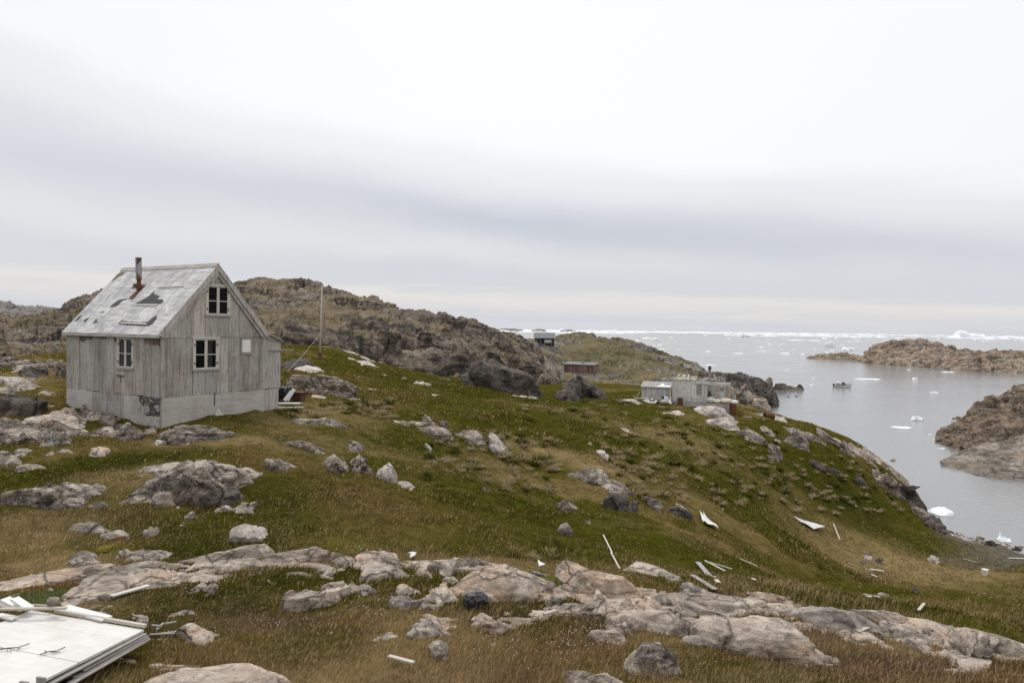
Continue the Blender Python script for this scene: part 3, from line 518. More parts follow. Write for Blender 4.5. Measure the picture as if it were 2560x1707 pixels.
ROCKS = [
# --- around the house and on the left slope
(O,306,1124,676,1262,'grey','largest grey lichen-covered outcrop in the grass below the wooden house',dict(hf=.42,dmax=.6,rough=1.25)),
(BD,655,1145,750,1194,'grey','speckled boulder leaning on the right end of the largest outcrop below the house',dict(hf=.7)),
(O,27,1200,232,1287,'grey','rugged grey outcrop in the tan grass at the left edge, below the ledges',dict(hf=.45,rough=1.3)),
(ST,228,1211,266,1229,'grey','small grey stone beside the right end of the rugged outcrop on the left',{}),
(ST,224,1252,264,1272,'grey','flat grey stone tucked under the right end of the rugged outcrop on the left',dict(hf=.3)),
(BD,384,1226,434,1267,'slab','brownish pointed boulder in the hollow left of the largest outcrop',dict(hf=.8)),
(ST,330,1238,384,1256,'slab','low pinkish stone just left of the brownish pointed boulder',dict(hf=.5)),
(BD,488,1222,556,1262,'dark','dark brown block under the overhanging foot of the largest outcrop',dict(hf=.8)),
(BD,552,1222,612,1258,'dark','reddish brown block wedged under the right foot of the largest outcrop',dict(hf=.8)),
(ST,588,1257,632,1284,'grey','pale speckled stone lying below the foot of the largest outcrop',dict(hf=.7)),
(ST,614,1255,640,1272,'grey','brown rounded stone behind the pale speckled stone below the largest outcrop',dict(hf=.7)),
(ST,466,1278,486,1290,'grey','little bluish stone alone in the green hollow below the largest outcrop',dict(hf=.7)),
(BD,572,1315,672,1362,'white','pale wedge-shaped boulder on the green grass above the long rock ridge',dict(hf=.65,boxy=2.2)),
(O,392,1064,594,1110,'grey','long low lichen-grey outcrop right in front of the house gable',dict(hf=.55,dmax=.5,rough=1.2)),
(BD,297,1056,354,1102,'grey','dark upright boulder on the bank under the left wall of the house',dict(hf=.8)),
(ST,362,1064,390,1081,'slab','pale stones piled beside the near corner of the house',dict(hf=.8)),
(ST,388,1098,416,1108,'white','white flat stone at the left end of the outcrop in front of the gable',dict(hf=.4)),
(BD,226,1116,266,1146,'slab','round mossy mound of stone in the dark grass below the house',dict(hf=.6,boxy=2)),
(BD,254,1070,290,1098,'slab','pinkish stone half sunk in the turf left of the dark upright boulder',dict(hf=.6)),
(O,-40,1052,120,1120,'grey','broken rock ledge at the left edge of the picture, below the house',dict(hf=.4,rough=1.4)),
(O,60,1040,222,1086,'slab','stepped pinkish ledge running from the left edge up to the house wall',dict(hf=.45,rough=1.3)),
(O,100,1078,176,1122,'grey','rock face hung with a turquoise cord, left of the house',dict(hf=.8,rough=1.1)),
(BD,120,1026,166,1046,'white','flat white stone sticking out below the left end of the house',dict(hf=.45)),
(BD,146,1016,196,1044,'slab','reddish block at the foot of the left house corner',dict(hf=.7)),
(BD,200,1010,236,1032,'grey','rounded grey stone against the left house wall',dict(hf=.7)),
(BD,174,1038,222,1068,'grey','cracked boulder in the pile under the left house wall',dict(hf=.6)),
(BD,218,1028,262,1058,'slab','tilted brown slab in the pile under the left house wall',dict(hf=.6)),
(BD,248,1030,296,1062,'grey','light grey angular block at the right end of the pile under the left wall',dict(hf=.6)),
(BD,-14,1075,28,1090,'slab','pale flat stone at the very left edge, level with the house foot',dict(hf=.5)),
(O,-40,1128,44,1170,'grey','rubble of grey stones at the left edge above the rugged outcrop',dict(hf=.4,rough=1.4)),
(ST,-14,1184,28,1200,'white','bluish white slab of stone at the left edge in the brown grass',dict(hf=.4)),
(O,-30,982,92,1042,'dark','dark undercut ledge in the grass left of the house',dict(hf=.6,rough=1.3)),
(BD,94,977,142,998,'slab','split brown and white boulder on the slope left of the house',dict(hf=.8)),
(BD,-10,968,38,984,'grey','grey hump of rock above the dark undercut ledge',dict(hf=.6)),
(O,58,914,124,948,'dark','dark slanting ledge on the hillside left of the house',dict(hf=.5,tilt=-.15)),
(O,-20,938,90,958,'white','thin white rock band crossing the tan slope left of the house',dict(hf=.3)),
(BD,118,896,146,926,'grey','round grey boulder on the hillside beside the left house wall',dict(hf=.8)),
(BD,138,900,166,948,'grey','tall boulder showing past the left edge of the house wall',dict(hf=.8)),
(O,-30,892,158,920,'grey','long slanting ledge band on the hillside left of the house',dict(hf=.4,tilt=-.12,dmax=.3)),
# --- right of the house
(O,715,934,890,992,'grey','broad dark outcrop on the slope between the house and the flagpole',dict(hf=.55,dmax=.5,rough=1.2)),
(O,706,896,796,920,'dark','dark rock with white rim below the flagpole foot',dict(hf=.5)),
(SL,716,944,790,962,'white','pale rock shelf at the upper left of the broad dark outcrop',dict(hmax=.35,hf=.3)),
(SL,738,914,814,930,'white','low white bedrock showing left of the flagpole foot',dict(hmax=.35,hf=.25)),
(SL,742,832,800,852,'white','white bedrock patch at the foot of the hill, left of the flagpole',dict(hmax=.35,hf=.35)),
(SL,812,842,880,868,'white','upper end of the white bedrock streak right of the flagpole',dict(hmax=.35,hf=.3,tilt=.1)),
(SL,846,862,912,892,'white','white bedrock streak below the upper end, right of the flagpole',dict(hmax=.35,hf=.3,tilt=.15)),
(SL,898,874,954,908,'white','white bedrock ridge at the foot of the dark cliff',dict(hmax=.35,hf=.35,tilt=.2)),
(SL,860,896,944,926,'white','broad white bedrock slab in the grass right of the flagpole',dict(hmax=.35,hf=.25,tilt=.08)),
(SL,934,914,962,932,'white','white slab end under the broad white bedrock slab',dict(hmax=.35,hf=.3)),
(SL,948,926,986,948,'white','white slab farther down the slope from the flagpole',dict(hmax=.35,hf=.3)),
(SL,998,940,1026,954,'white','small white rock in the grass under the dark cliff',dict(hmax=.35,hf=.5)),
(SL,1034,950,1080,968,'white','last white slab of the streak, under the dark cliff',dict(hmax=.35,hf=.3)),
(SL,770,992,850,1004,'slab','low pink slab lying in the tan grass right of the house',dict(hmax=.35,hf=.25)),
(SL,866,992,916,1006,'slab','low pink slab on the meadow crest right of the house',dict(hmax=.35,hf=.3)),
(SL,735,1044,872,1074,'grey','long thin tabletop slab in the grass right of the house',dict(hf=.75,dmax=.35)),
(O,702,1102,806,1124,'grey','flat dark outcrop on the meadow below the tabletop slab',dict(hf=.5)),
(ST,772,1118,816,1136,'grey','grey stone at the right end of the flat dark outcrop',dict(hf=.6)),
(BD,805,1138,872,1184,'grey','slanting lichened boulder, left one of the group in mid meadow',dict(hf=.5,tilt=-.35)),
(BD,866,1108,916,1142,'grey','ridged slab behind the cracked boulder in mid meadow',dict(hf=.5,tilt=-.25)),
(BD,876,1132,932,1184,'grey','cracked pale boulder in the middle of the meadow group',dict(hf=.75,rough=1.2)),
(BD,944,1156,990,1210,'white','upright pale boulder with cracks, right one of the meadow group',dict(hf=.8)),
(ST,996,1158,1010,1170,'white','bluish white stone up the slope from the white flat stone',dict(hf=.8)),
(ST,1018,1166,1030,1180,'white','narrow white stone right of the upright pale boulder',dict(hf=.8)),
(SL,994,1206,1040,1226,'white','white flat stone set in a dark hollow of the meadow',dict(hf=.4)),
(BD,1051,1036,1092,1070,'grey','black and white tilted boulder at the top of the meadow outcrop',dict(hf=.7,tilt=-.5)),
(BD,1096,1050,1118,1068,'grey','pinkish stone right of the black and white tilted boulder',dict(hf=.8)),
(O,1048,1068,1140,1102,'grey','left part of the long outcrop high on the meadow',dict(hf=.5,tilt=-.15)),
(O,1128,1078,1222,1116,'grey','swollen right part of the long outcrop high on the meadow',dict(hf=.6)),
(O,1210,1088,1290,1148,'white','pale rib of rock running down the meadow from the long outcrop',dict(hf=.5,tilt=-.45)),
(ST,1062,1108,1076,1118,'white','small white stone under the long outcrop, to its left',dict(hf=.8)),
(ST,1172,1106,1186,1116,'white','small white stone under the long outcrop, to its right',dict(hf=.8)),
(BD,1200,1222,1240,1258,'dark','dark boulder sunk in the turf of the central meadow',dict(hf=.7)),
(BD,1284,1258,1320,1288,'dark','dark double stone right of the sunken dark boulder',dict(hf=.7)),
# --- middle right slope
(O,1392,1174,1596,1242,'grey','lichen-grey outcrop slanting down the middle of the right meadow',dict(hf=.5,tilt=-.16,rough=1.2)),
(BD,1508,1234,1568,1280,'dark','lumpy dark boulder at the lower end of the slanting outcrop',dict(hf=.7)),
(BD,1560,1248,1604,1284,'dark','dark rounded boulder beside the lumpy one',dict(hf=.75)),
(BD,1605,1238,1650,1276,'grey','grey rounded boulder right of the two dark boulders',dict(hf=.75)),
(O,1670,1270,1744,1306,'dark','undercut dark rock with turf on top, left of the torn white sheet',dict(hf=.7)),
(BD,1397,1250,1440,1286,'dark','dark leaning boulder above the egg-shaped boulder',dict(hf=.75,tilt=-.3)),
(BD,1392,1300,1434,1354,'grey','egg-shaped grey boulder standing alone in green grass',dict(hf=.9,boxy=2)),
(BD,1456,1296,1484,1320,'grey','small pale boulder right of the egg-shaped boulder',dict(hf=.8)),
(BD,1546,1072,1580,1090,'white','single pale boulder high on the right meadow',dict(hf=.7)),
(SL,1488,1128,1536,1156,'white','flat white slab bedded in the slope of the right meadow',dict(hf=.2)),
(SL,1722,1016,1834,1048,'white','white domed rock right in front of the ruined cabin',dict(hmax=.9,hf=.5,boxy=2,rough=.6)),
(SL,1770,1040,1860,1078,'white','second white dome of rock below the ruined cabin',dict(hmax=.8,hf=.5,boxy=2,rough=.8)),
(SL,1530,996,1604,1008,'white','white low rock left of the cabin beside the crossed sticks',dict(hf=.4)),
(SL,1655,1028,1722,1042,'white','low pale rock patch below the rubbish heap of the cabin',dict(hf=.25)),
(O,1844,1078,1924,1108,'grey','patchy pale outcrop between the white dome and the shoulder',dict(hf=.4,tilt=-.1)),
(SL,1895,1070,1938,1088,'grey','pale ledge above the patchy outcrop on the shoulder',dict(hf=.4)),
(BD,1957,1082,2026,1124,'grey','pale cracked boulder on the grassy shoulder above the bay',dict(hf=.6)),
(SL,1940,1068,2074,1102,'grey','long pale rib running along the grassy shoulder',dict(hf=.35,tilt=-.08,dmax=.3)),
(BD,1914,1112,1958,1158,'grey','black hollowed boulder below the pale cracked boulder',dict(hf=.7)),
(BD,1932,1100,1960,1114,'white','small pale stone between the patchy outcrop and the hollowed boulder',dict(hf=.5)),
(SL,1896,1036,1970,1050,'white','pale rock shelf under the rusty barrel',dict(hf=.2)),
(SL,1906,1050,1938,1062,'white','pale rock tongue below the rusty barrel',dict(hf=.2)),
(BD,2024,1156,2070,1184,'dark','dark slanting ledge in the steep grass of the shoulder',dict(hf=.6,tilt=-.35)),
(BD,2070,1170,2102,1198,'dark','dark rock lower down the steep grass of the shoulder',dict(hf=.7)),
(SL,2050,1084,2140,1120,'slab','upper pink bedrock along the shoulder crest',dict(hmax=.7,hf=.35,tilt=-.3,dmax=.4)),
(SL,2110,1110,2210,1156,'slab','middle pink bedrock along the shoulder crest',dict(hmax=.7,hf=.35,tilt=-.35,dmax=.4)),
(SL,2190,1140,2280,1190,'slab','lowest pink bedrock on the shoulder crest above the cliff',dict(hmax=.8,hf=.4,tilt=-.4,dmax=.4)),
(O,2176,1162,2262,1238,'grey','fluted grey cliff face at the end of the grassy shoulder',dict(hmax=1.6,hf=.8,rough=.7)),
(O,2226,1186,2316,1276,'dark','dark cliff nose dropping to the water',dict(hmax=2.6,hf=.9,rough=.7)),
(BD,2140,1200,2182,1232,'dark','dark rock in the turf left of the fluted cliff face',dict(hf=.7)),
(BD,2096,1106,2126,1140,'grey','ribbed grey boulder below the pink bedrock',dict(hf=.7)),
(BD,2274,1268,2328,1304,'grey','largest grey boulder at the foot of the cliff nose by the ice',dict(hf=.8)),
(BD,2320,1296,2386,1340,'dark','dark boulder heap on the shore between the two ice floes',dict(hf=.6,rough=1.3)),
# --- the near rock ridge
(SL,-60,1428,276,1472,'slab','long smooth rock ridge at the left edge above the green moss',dict(hf=.45,dmax=.35,rough=.5)),
(SL,220,1404,452,1438,'slab','thin rock ledge continuing the ridge left of centre',dict(hf=.45,dmax=.3,rough=.6)),
(SL,292,1434,452,1480,'slab','smooth bare rock dome above the white plank',dict(hf=.35,rough=.45)),
(SL,160,1452,310,1512,'slab','cracked pinkish slab behind the collapsed white panel',dict(hf=.3,rough=.7)),
(SL,470,1360,680,1410,'slab','sloping whaleback rock on the near ridge, left of centre',dict(hf=.5,tilt=-.1,dmax=.4,rough=.5)),
(SL,515,1398,616,1424,'slab','small pale slab below the whaleback rock',dict(hf=.35,rough=.5)),
(SL,160,1382,240,1416,'grey','grey slab beside the yellow moss on the left',dict(hf=.4)),
(SL,286,1362,352,1394,'grey','light grey slab right of the yellow moss',dict(hf=.4)),
(ST,286,1388,306,1402,'slab','round brown stone right of the yellow moss',dict(hf=.8)),
(SL,250,1326,318,1356,'grey','flat grey rock above the red moss patch',dict(hf=.4)),
(ST,362,1312,398,1338,'grey','single grey stone in the tan grass left of the wedge-shaped boulder',dict(hf=.7)),
(SL,322,1376,430,1406,'grey','low grey rock in brown grass above the thin ledge',dict(hf=.35)),
(ST,508,1476,536,1494,'slab','little pink stone in the brown grass below the bare rock dome',dict(hf=.7)),
(ST,222,1512,256,1530,'slab','pale stone at the edge of the dark green tuft, left one of two',dict(hf=.7)),
(ST,252,1514,286,1528,'slab','pale stone at the edge of the dark green tuft, right one of two',dict(hf=.6)),
(SL,448,1564,524,1600,'slab','pinkish rock at the end of the splintered boards',dict(hf=.5)),
(SL,470,1424,528,1446,'slab','pale lump of rock right of the smooth bare dome',dict(hf=.5)),
(SL,350,1668,690,1745,'slab','smooth pink rock cut off by the bottom edge, right of the white panel',dict(hf=.6,rough=.5,dmax=.5)),
(SL,640,1372,850,1416,'slab','long grey and pink whaleback in the middle of the near ridge',dict(hf=.55,dmax=.35,rough=.5)),
(SL,894,1376,990,1408,'slab','rounded rock on the ridge crest right of the long whaleback',dict(hf=.55,rough=.6)),
(SL,910,1402,1016,1452,'slab','stepped pale rock in front of the rounded crest rock',dict(hf=.4,rough=.7)),
(ST,834,1394,884,1416,'slab','brown stone in the tan grass beside the long whaleback',dict(hf=.6)),
(ST,866,1404,916,1422,'white','white elongated stone in front of the brown stone',dict(hf=.6)),
(SL,1040,1378,1212,1440,'slab','broken grey rock table on the ridge crest left of the biggest slab',dict(hf=.5,rough=.8)),
(SL,1150,1412,1392,1500,'slab','biggest pale cracked slab in the middle of the near ridge',dict(hf=.45,rough=.5,dmax=.6)),
(O,700,1472,858,1520,'slab','knobbly pink outcrop in the dark grass of the foreground',dict(hf=.55,rough=1.1)),
(ST,804,1454,862,1478,'slab','striped grey stone behind the knobbly pink outcrop',dict(hf=.6)),
(ST,896,1464,942,1496,'white','pale round patch of rock in the brown grass',dict(hf=.35)),
(BD,976,1492,1052,1530,'white','pale block at the left of the foreground rock cluster',dict(hf=.5)),
(BD,1044,1500,1104,1532,'white','pale low block in the middle of the foreground rock cluster',dict(hf=.5)),
(BD,1072,1464,1140,1532,'slab','tall tilted slab on the right of the foreground rock cluster',dict(hf=.5,tilt=-.3)),
(BD,996,1462,1040,1492,'slab','brown topped rock at the back of the foreground rock cluster',dict(hf=.6)),
(SL,1020,1546,1124,1602,'slab','grey banded rock in the dry grass below the rock cluster',dict(hf=.45)),
(ST,934,1584,996,1610,'slab','flat rock nearly grown over by dry grass, left of the banded rock',dict(hf=.3)),
(ST,1074,1602,1122,1650,'slab','grey stone partly buried below the banded rock',dict(hf=.4)),
(BD,1180,1532,1264,1576,'slab','rounded rock half buried below the black bag',dict(hf=.5)),
(SL,1378,1416,1574,1490,'slab','pink slab topped with moss right of the biggest slab',dict(hf=.45,rough=.6,dmax=.6)),
(SL,1558,1376,1700,1442,'slab','angular flat slab bedded in green slope behind the near ridge',dict(hf=.12,rough=.4,hmax=.28,boxy=3)),
(BD,1446,1476,1548,1556,'slab','big blocky boulder left of the knobbly rock crest',dict(hf=.75)),
(BD,1534,1490,1584,1530,'slab','smaller block leaning on the right of the big blocky boulder',dict(hf=.7)),
(O,1504,1534,1624,1592,'slab','left lump of the knobbly rock crest in the right foreground',dict(hf=.6,rough=1.1)),
(O,1606,1524,1738,1590,'slab','main lump of the knobbly rock crest in the right foreground',dict(hf=.6,rough=1.0)),
(BD,1592,1496,1688,1540,'slab','rough rock behind the knobbly rock crest',dict(hf=.6)),
(SL,1684,1510,1828,1560,'slab','low rounded rock between the knobbly crest and the biggest whaleback boulder',dict(hf=.5,rough=.6)),
(BD,1734,1546,2050,1644,'slab','biggest whaleback boulder in the right foreground, rust brown at its left end',dict(hf=.7,rough=.5,boxy=2.3,dmax=.5)),
(ST,1706,1588,1800,1620,'white','oval pale stone in front of the biggest whaleback boulder',dict(hf=.6,boxy=2,rough=.5)),
(BD,1568,1590,1692,1692,'grey','grey egg-like boulder with a cleft in the dry grass of the foreground',dict(hf=.8,boxy=2.1,rough=.7)),
(BD,1420,1674,1596,1745,'slab','pale rounded boulder cut off by the bottom edge right of centre',dict(hf=.7,rough=.6)),
(SL,1696,1456,1784,1500,'grey','pale pointed rock between the driftwood plank and the ridge',dict(hf=.5,tilt=-.2)),
(ST,1476,1576,1556,1604,'slab','flat stone half hidden in dry grass, left of the egg-like boulder',dict(hf=.4)),
(SL,1668,1438,1720,1456,'white','pale stone lying below the angular flat slab',dict(hf=.4,tilt=-.2)),
(SL,1786,1490,1910,1530,'slab','smooth pinkish hump behind the purple grass',dict(hf=.6,rough=.4)),
(SL,1880,1480,1972,1506,'slab','low grey rock on the ridge line beyond the pinkish hump',dict(hf=.5)),
(SL,1990,1518,2188,1580,'white','pale grooved slab split by a strip of grass on the right ridge',dict(hf=.5,rough=.5,tilt=-.06,dmax=.5)),
(SL,2140,1524,2280,1558,'slab','thin rock rim on the ridge right of the grooved slab',dict(hf=.5,tilt=-.12,dmax=.35,rough=.5)),
(SL,2254,1550,2392,1594,'slab','pale ridge rock sloping to the right, below the thin rim',dict(hf=.55,tilt=-.15,rough=.5)),
(BD,2374,1574,2470,1650,'slab','rough pink boulder near the right edge of the ridge',dict(hf=.6)),
(SL,2440,1576,2640,1650,'slab','big slab running out of the picture at the right edge',dict(hf=.5,tilt=-.12,rough=.7)),
(SL,2376,1640,2466,1668,'slab','low rock at the lower right in reddish grass',dict(hf=.35)),
# --- rocks under the cliff, by the sheds and in the bay
(O,1155,898,1366,982,'dark','great dark folded rock at the right foot of the hill',dict(hf=.9,rough=.9,boxy=2.2,dmax=.6)),
(O,1384,942,1462,1004,'dark','dark split crag under the red shed, left part',dict(hf=.9)),
(O,1440,938,1524,1002,'dark','brownish split crag under the red shed, right part',dict(hf=.9)),
(O,1346,918,1392,962,'grey','smooth grey rock wall left of the red shed',dict(hf=.8)),
(SL,1352,890,1412,924,'white','white banded rock slope behind the red shed, on its left',dict(hf=.7)),
(SL,1500,896,1560,936,'white','white banded rock slope right of the red shed',dict(hf=.8)),
(SL,1560,912,1622,944,'white','pale rock wall farther right of the red shed',dict(hf=.8)),
(SL,1638,936,1690,966,'white','smooth pale slab right behind the low shed of the cabin',dict(hf=.7)),
(O,1852,984,1912,1018,'slab','tumbled pale rocks on the bay shore right of the cabin',dict(hf=.6,Y=150,rough=1.4)),
(O,1815,960,1880,1004,'slab','rock slope between the cabin porch and the dark headland',dict(hf=.7,Y=150,rough=1.3)),
(O,1922,960,2006,979,'lobe','low rock spit reaching into the bay behind the dark headland',dict(hf=.8,Y=222,rough=1.2,dmax=.5)),
(BD,1906,942,1932,962,'lobe','pale rounded rock behind the tip of the dark headland',dict(hf=.9,Y=200)),
(BD,1988,960,2007,970,'dark','dark rock at the tip of the low spit',dict(hf=.9,Y=226)),
(BD,1963,986,1976,991,'black','farther dark islet left of the pair in the bay',dict(hf=.9,Y=206)),
(BD,1966,990,1975,994,'black','nearer dark islet left of the pair in the bay',dict(hf=.9,Y=200)),
(BD,1986,989,1996,994,'black','dark islet on its own to the right in the bay',dict(hf=.9,Y=202)),
(ST,2160,1380,2176,1388,'grey','upper grey stone of the few in the tan meadow above the white planks',dict(hf=.7)),
(ST,2164,1388,2182,1396,'white','pale stone just below the upper grey stone in the tan meadow',dict(hf=.7)),
(ST,2190,1390,2204,1406,'grey','bluish stone right of the pale one in the tan meadow',dict(hf=.8)),
(ST,2152,1400,2168,1410,'grey','flat stone left of the bluish one in the tan meadow',dict(hf=.6)),
(ST,2324,1390,2346,1404,'grey','grey stone in the meadow halfway to the white bucket',dict(hf=.6)),
(ST,2196,1480,2222,1490,'grey','flat grey stone on the green slope right of the thin white stick',dict(hf=.4)),
(ST,2452,1480,2466,1490,'grey','grey stone below the white bucket',dict(hf=.6)),
(ST,2330,1520,2352,1528,'grey','flat grey stone low on the green slope above the ridge',dict(hf=.4)),
(ST,2282,1470,2298,1480,'dark','dark stone in the middle of the green slope',dict(hf=.6)),
]
for nm,x0,y0,x1,y1,mt,lab,kw in ROCKS:
    rock(nm,x0,y0,x1,y1,mt,lab,{'rock_outcrop':'outcrop','boulder':'boulder','flat_rock':'flat rock','stone':'stone'}[nm],None,**kw)
# bedrock laid bare in the turf: wide sheets that rise out of the ground
BED = []
def bedrock(field0, x0, x1, y0, y1, nx, ny, mat):
    def field(X, Y):                                    # sinks away towards the border of its patch
        a = (X/Y*F+CX-x0)/(x1-x0); t = np.log(np.maximum(Y,.1)/y0)/math.log(y1/y0); m = np.minimum(np.minimum(a,1-a)*8 if x0 > 0 or x1 < 2500 else 9, np.minimum(t,1-t)*9)
        return field0(X,Y)-1.2*np.clip(1-m,0,1)
    u = np.linspace((x0-CX)/F, (x1-CX)/F, nx); l = np.exp(np.linspace(math.log(y0), math.log(y1), ny)); U, L = np.meshgrid(u,l); X, Y = (U*L).ravel(), L.ravel()
    h = field(X,Y); z = gz(X,Y)+h; i = np.arange(nx*ny).reshape(ny,nx)
    f = np.stack([i[:-1,:-1].ravel(), i[:-1,1:].ravel(), i[1:,1:].ravel(), i[1:,:-1].ravel()],1)
    hm = h.reshape(ny,nx); keep = (np.maximum(np.maximum(hm[:-1,:-1],hm[1:,1:]),np.maximum(hm[:-1,1:],hm[1:,:-1])) > -.10).ravel()
    f = f[keep]; us, inv = np.unique(f.ravel(), return_inverse=True)
    tag(npmesh('bedrock', np.stack([X,Y,z],1)[us], inv.reshape(-1,4), M[mat]), kind='structure')
    BED.append((field,(x0-CX)/F,(x1-CX)/F,y0,y1))
def shape(X, Y, base, sc, hgt, ax=.4, ay=1.3, s=0):
    p = np.stack([X*ax,Y*ay,X*0],1)/sc; n = fbm(p,5,.55,s=s+60); n2 = fbm(p*3.1,4,.6,s=s+64)
    w = np.stack([X*.75,Y*1.25,X*0],1)/sc+.35*np.stack([n,n2,n*0],1); v, e = cells(w, s+70); v2, e2 = cells(w*2.7+4, s+75)
    h = np.tanh((base+.62*n+.22*n2)*1.9)*hgt
    return h + sc*(.10*v+.035*v2-.07*np.exp(-e*17)-.03*np.exp(-e2*17)) + sc*.012*fbm(w*9,3,s=s+80)
_rx = [0,300,640,830,1200,1420,1560,1740,1990,2200,2400,2560]; _ry = [12.7,12.9,13.5,13.5,13.1,12.6,12.1,11.9,11.7,11.4,11.0,10.7]
def f_ridge(X, Y):
    px = CX+X/Y*F; d = Y-np.interp(px,_rx,_ry); fr = np.interp(px,[0,300,900,1500,2100,2560],[1.0,1.0,1.5,1.5,.9,1.0])
    band = np.exp(-(d/np.where(d>0,.85,fr))**2); b2 = np.exp(-((px-1690)/330)**2-((Y-10.9)/.9)**2)*.75+np.exp(-((px-1060)/140)**2-((Y-10.6)/.6)**2)*.6+np.exp(-((px-500)/230)**2-((Y-8.7)/.3)**2)*.7+np.exp(-((px-780)/110)**2-((Y-11.6)/.35)**2)*.6
    return shape(X,Y,.78*np.maximum(band,b2)-.62,1.0,.17)
bedrock(f_ridge, -60, 2640, 8.3, 15.2, 900, 210, 'slab')
def ell(lst):
    q = []
    for px,py,rx,ry,am in lst:
        a = hit(px,py); b = hit(px,py+ry); q.append((a[0],a[1],rx*a[1]/F,max(abs(a[1]-b[1]),.4),am))
    def fn(X,Y):
        r = np.full(len(X), -.0)
        for x,y,rx,ry,am in q: r = np.maximum(r, am*np.exp(-((X-x)/rx)**2-((Y-y)/ry)**2))
        return r
    return fn
e1_ = ell([(70,1080,130,28,1),(190,1050,90,22,1),(20,1140,70,22,.9),(40,1020,80,20,1),(120,920,80,20,.9),(60,960,80,14,.8),(480,1170,150,30,1),(120,1235,110,28,.9),(480,1090,110,16,.9),(250,1390,110,24,.85),(560,1270,60,14,.8),(150,1140,80,18,.9),(40,1182,60,16,.9),(200,1335,90,18,.8),(330,1250,70,14,.85),(610,1190,90,22,.9),(290,1065,60,16,.9),(700,1112,60,10,.85)])
bedrock(lambda X,Y: shape(X,Y,1.0*e1_(X,Y)-.62,1.7,.38,s=7), -60, 760, 14, 52, 330, 230, 'grey')
e2_ = ell([(800,962,90,22,1),(745,910,50,10,.9),(1100,1085,70,14,.9),(1180,1098,50,14,.9),(1490,1205,100,24,1),(1540,1258,60,16,.8),(870,1150,60,24,.7),(900,1160,40,24,.8),(1880,1095,50,12,.9),(1985,1100,60,16,1),(1270,1120,60,22,.95),(1215,1240,60,12,.85),(1415,1266,40,12,.85),(1700,1286,50,14,.9),(1620,1256,55,14,.9),(1075,1052,40,16,.9),(2050,1168,60,14,.9),(1590,1262,40,14,.85)])
bedrock(lambda X,Y: shape(X,Y,1.0*e2_(X,Y)-.66,2.0,.40,s=17), 690, 2060, 22, 80, 420, 260, 'grey')
e3_ = ell([(780,842,50,8,1),(850,862,50,9,1),(905,884,46,9,1),(900,912,60,9,.95),(950,930,40,7,.9),(990,945,40,5,.85),(1050,960,40,5,.9),(770,925,40,6,.8),(1780,1030,60,10,1),(1815,1058,50,12,1),(1690,1036,40,6,.8),(1930,1044,50,8,.9),(1910,1078,30,7,.8),(2010,1088,80,8,.9),(1560,1004,45,4,.85),(1512,1142,26,10,.8)])
bedrock(lambda X,Y: shape(X,Y,1.05*e3_(X,Y)-.64,2.4,.34,s=27), 700, 2100, 36, 92, 420, 230, 'white')
e4_ = ell([(2080,1096,45,8,1),(2130,1118,50,10,1),(2180,1142,50,12,1),(2230,1165,46,14,1),(2262,1186,34,16,1)])
bedrock(lambda X,Y: shape(X,Y,1.05*e4_(X,Y)-.62,2.2,.45,ax=1.1,ay=.6,s=37), 2030, 2330, 62, 92, 220, 120, 'slab')
# boulders strewn along the waterline (one of a kind, many copies in view)
proto = [rock('boulder', 2400, 1330, 2424, 1346, m, 'x', 'boulder', hf=.8, seed=900+k) for k, m in enumerate(('dark','grey','slab','grey'))]
for _ in range(4): FOOT.pop()
rr = random.Random(5); k = 0
for i in range(46):
    t = rr.random(); px = 2335+t*235; py = np.interp(px,[2320,2380,2440,2500,2570],[1312,1332,1350,1364,1375])+rr.uniform(-6,9)
    w = hit(px, py); src = proto[k % 4]; o = src if k < 4 else src.copy()
    if k >= 4: C.objects.link(o)
    s = rr.choice((.4,.55,.7,.9,1.2,1.5))*rr.uniform(.8,1.2)
    o.location = (w[0], w[1], w[2]-.05); o.rotation_euler = (rr.uniform(-.3,.3), rr.uniform(-.3,.3), rr.uniform(0,6.28)); o.scale = (s, s*rr.uniform(.7,1.2), s*rr.uniform(.6,1))
    tag(o, "boulder in the line of rocks along the near waterline", 'boulder', "boulders along the near waterline", 'thing'); k += 1
# scattered small stones in the meadow
protos = [rock('stone', 1500, 1300, 1512, 1308, m, 'x', 'stone', hf=.8, seed=950+j) for j, m in enumerate(('grey','white'))]
for _ in range(2): FOOT.pop()
k = 0
for i in range(70):
    px, py = rr.choice([(rr.uniform(1000,1500),rr.uniform(1080,1330)),(rr.uniform(1500,2500),rr.uniform(1080,1500)),(rr.uniform(700,1250),rr.uniform(1000,1100)),(rr.uniform(40,900),rr.uniform(1100,1340))])
    w = hit(px, py)
    if w[2] < .4: continue
    src = protos[k % 2]; o = src if k < 2 else src.copy()
    if k >= 2: C.objects.link(o)
    s = rr.uniform(.18,.6)*w[1]/26; s = min(s,.9)
    o.location = tuple(w); o.rotation_euler = (0,0,rr.uniform(0,6.28)); o.scale = (s*rr.uniform(.8,1.5), s, s*rr.uniform(.5,.9))
    tag(o, "tiny loose stone lying scattered in the meadow grass", 'stone', "loose stones scattered over the meadow", 'thing'); k += 1
protos = [rock('flat_rock', 1200, 1500, 1240, 1516, m, 'x', 'flat rock', hf=.5, seed=970+j) for j, m in enumerate(('slab','slab','grey'))]
for _ in range(3): FOOT.pop()
k = 0; rr = random.Random(31)
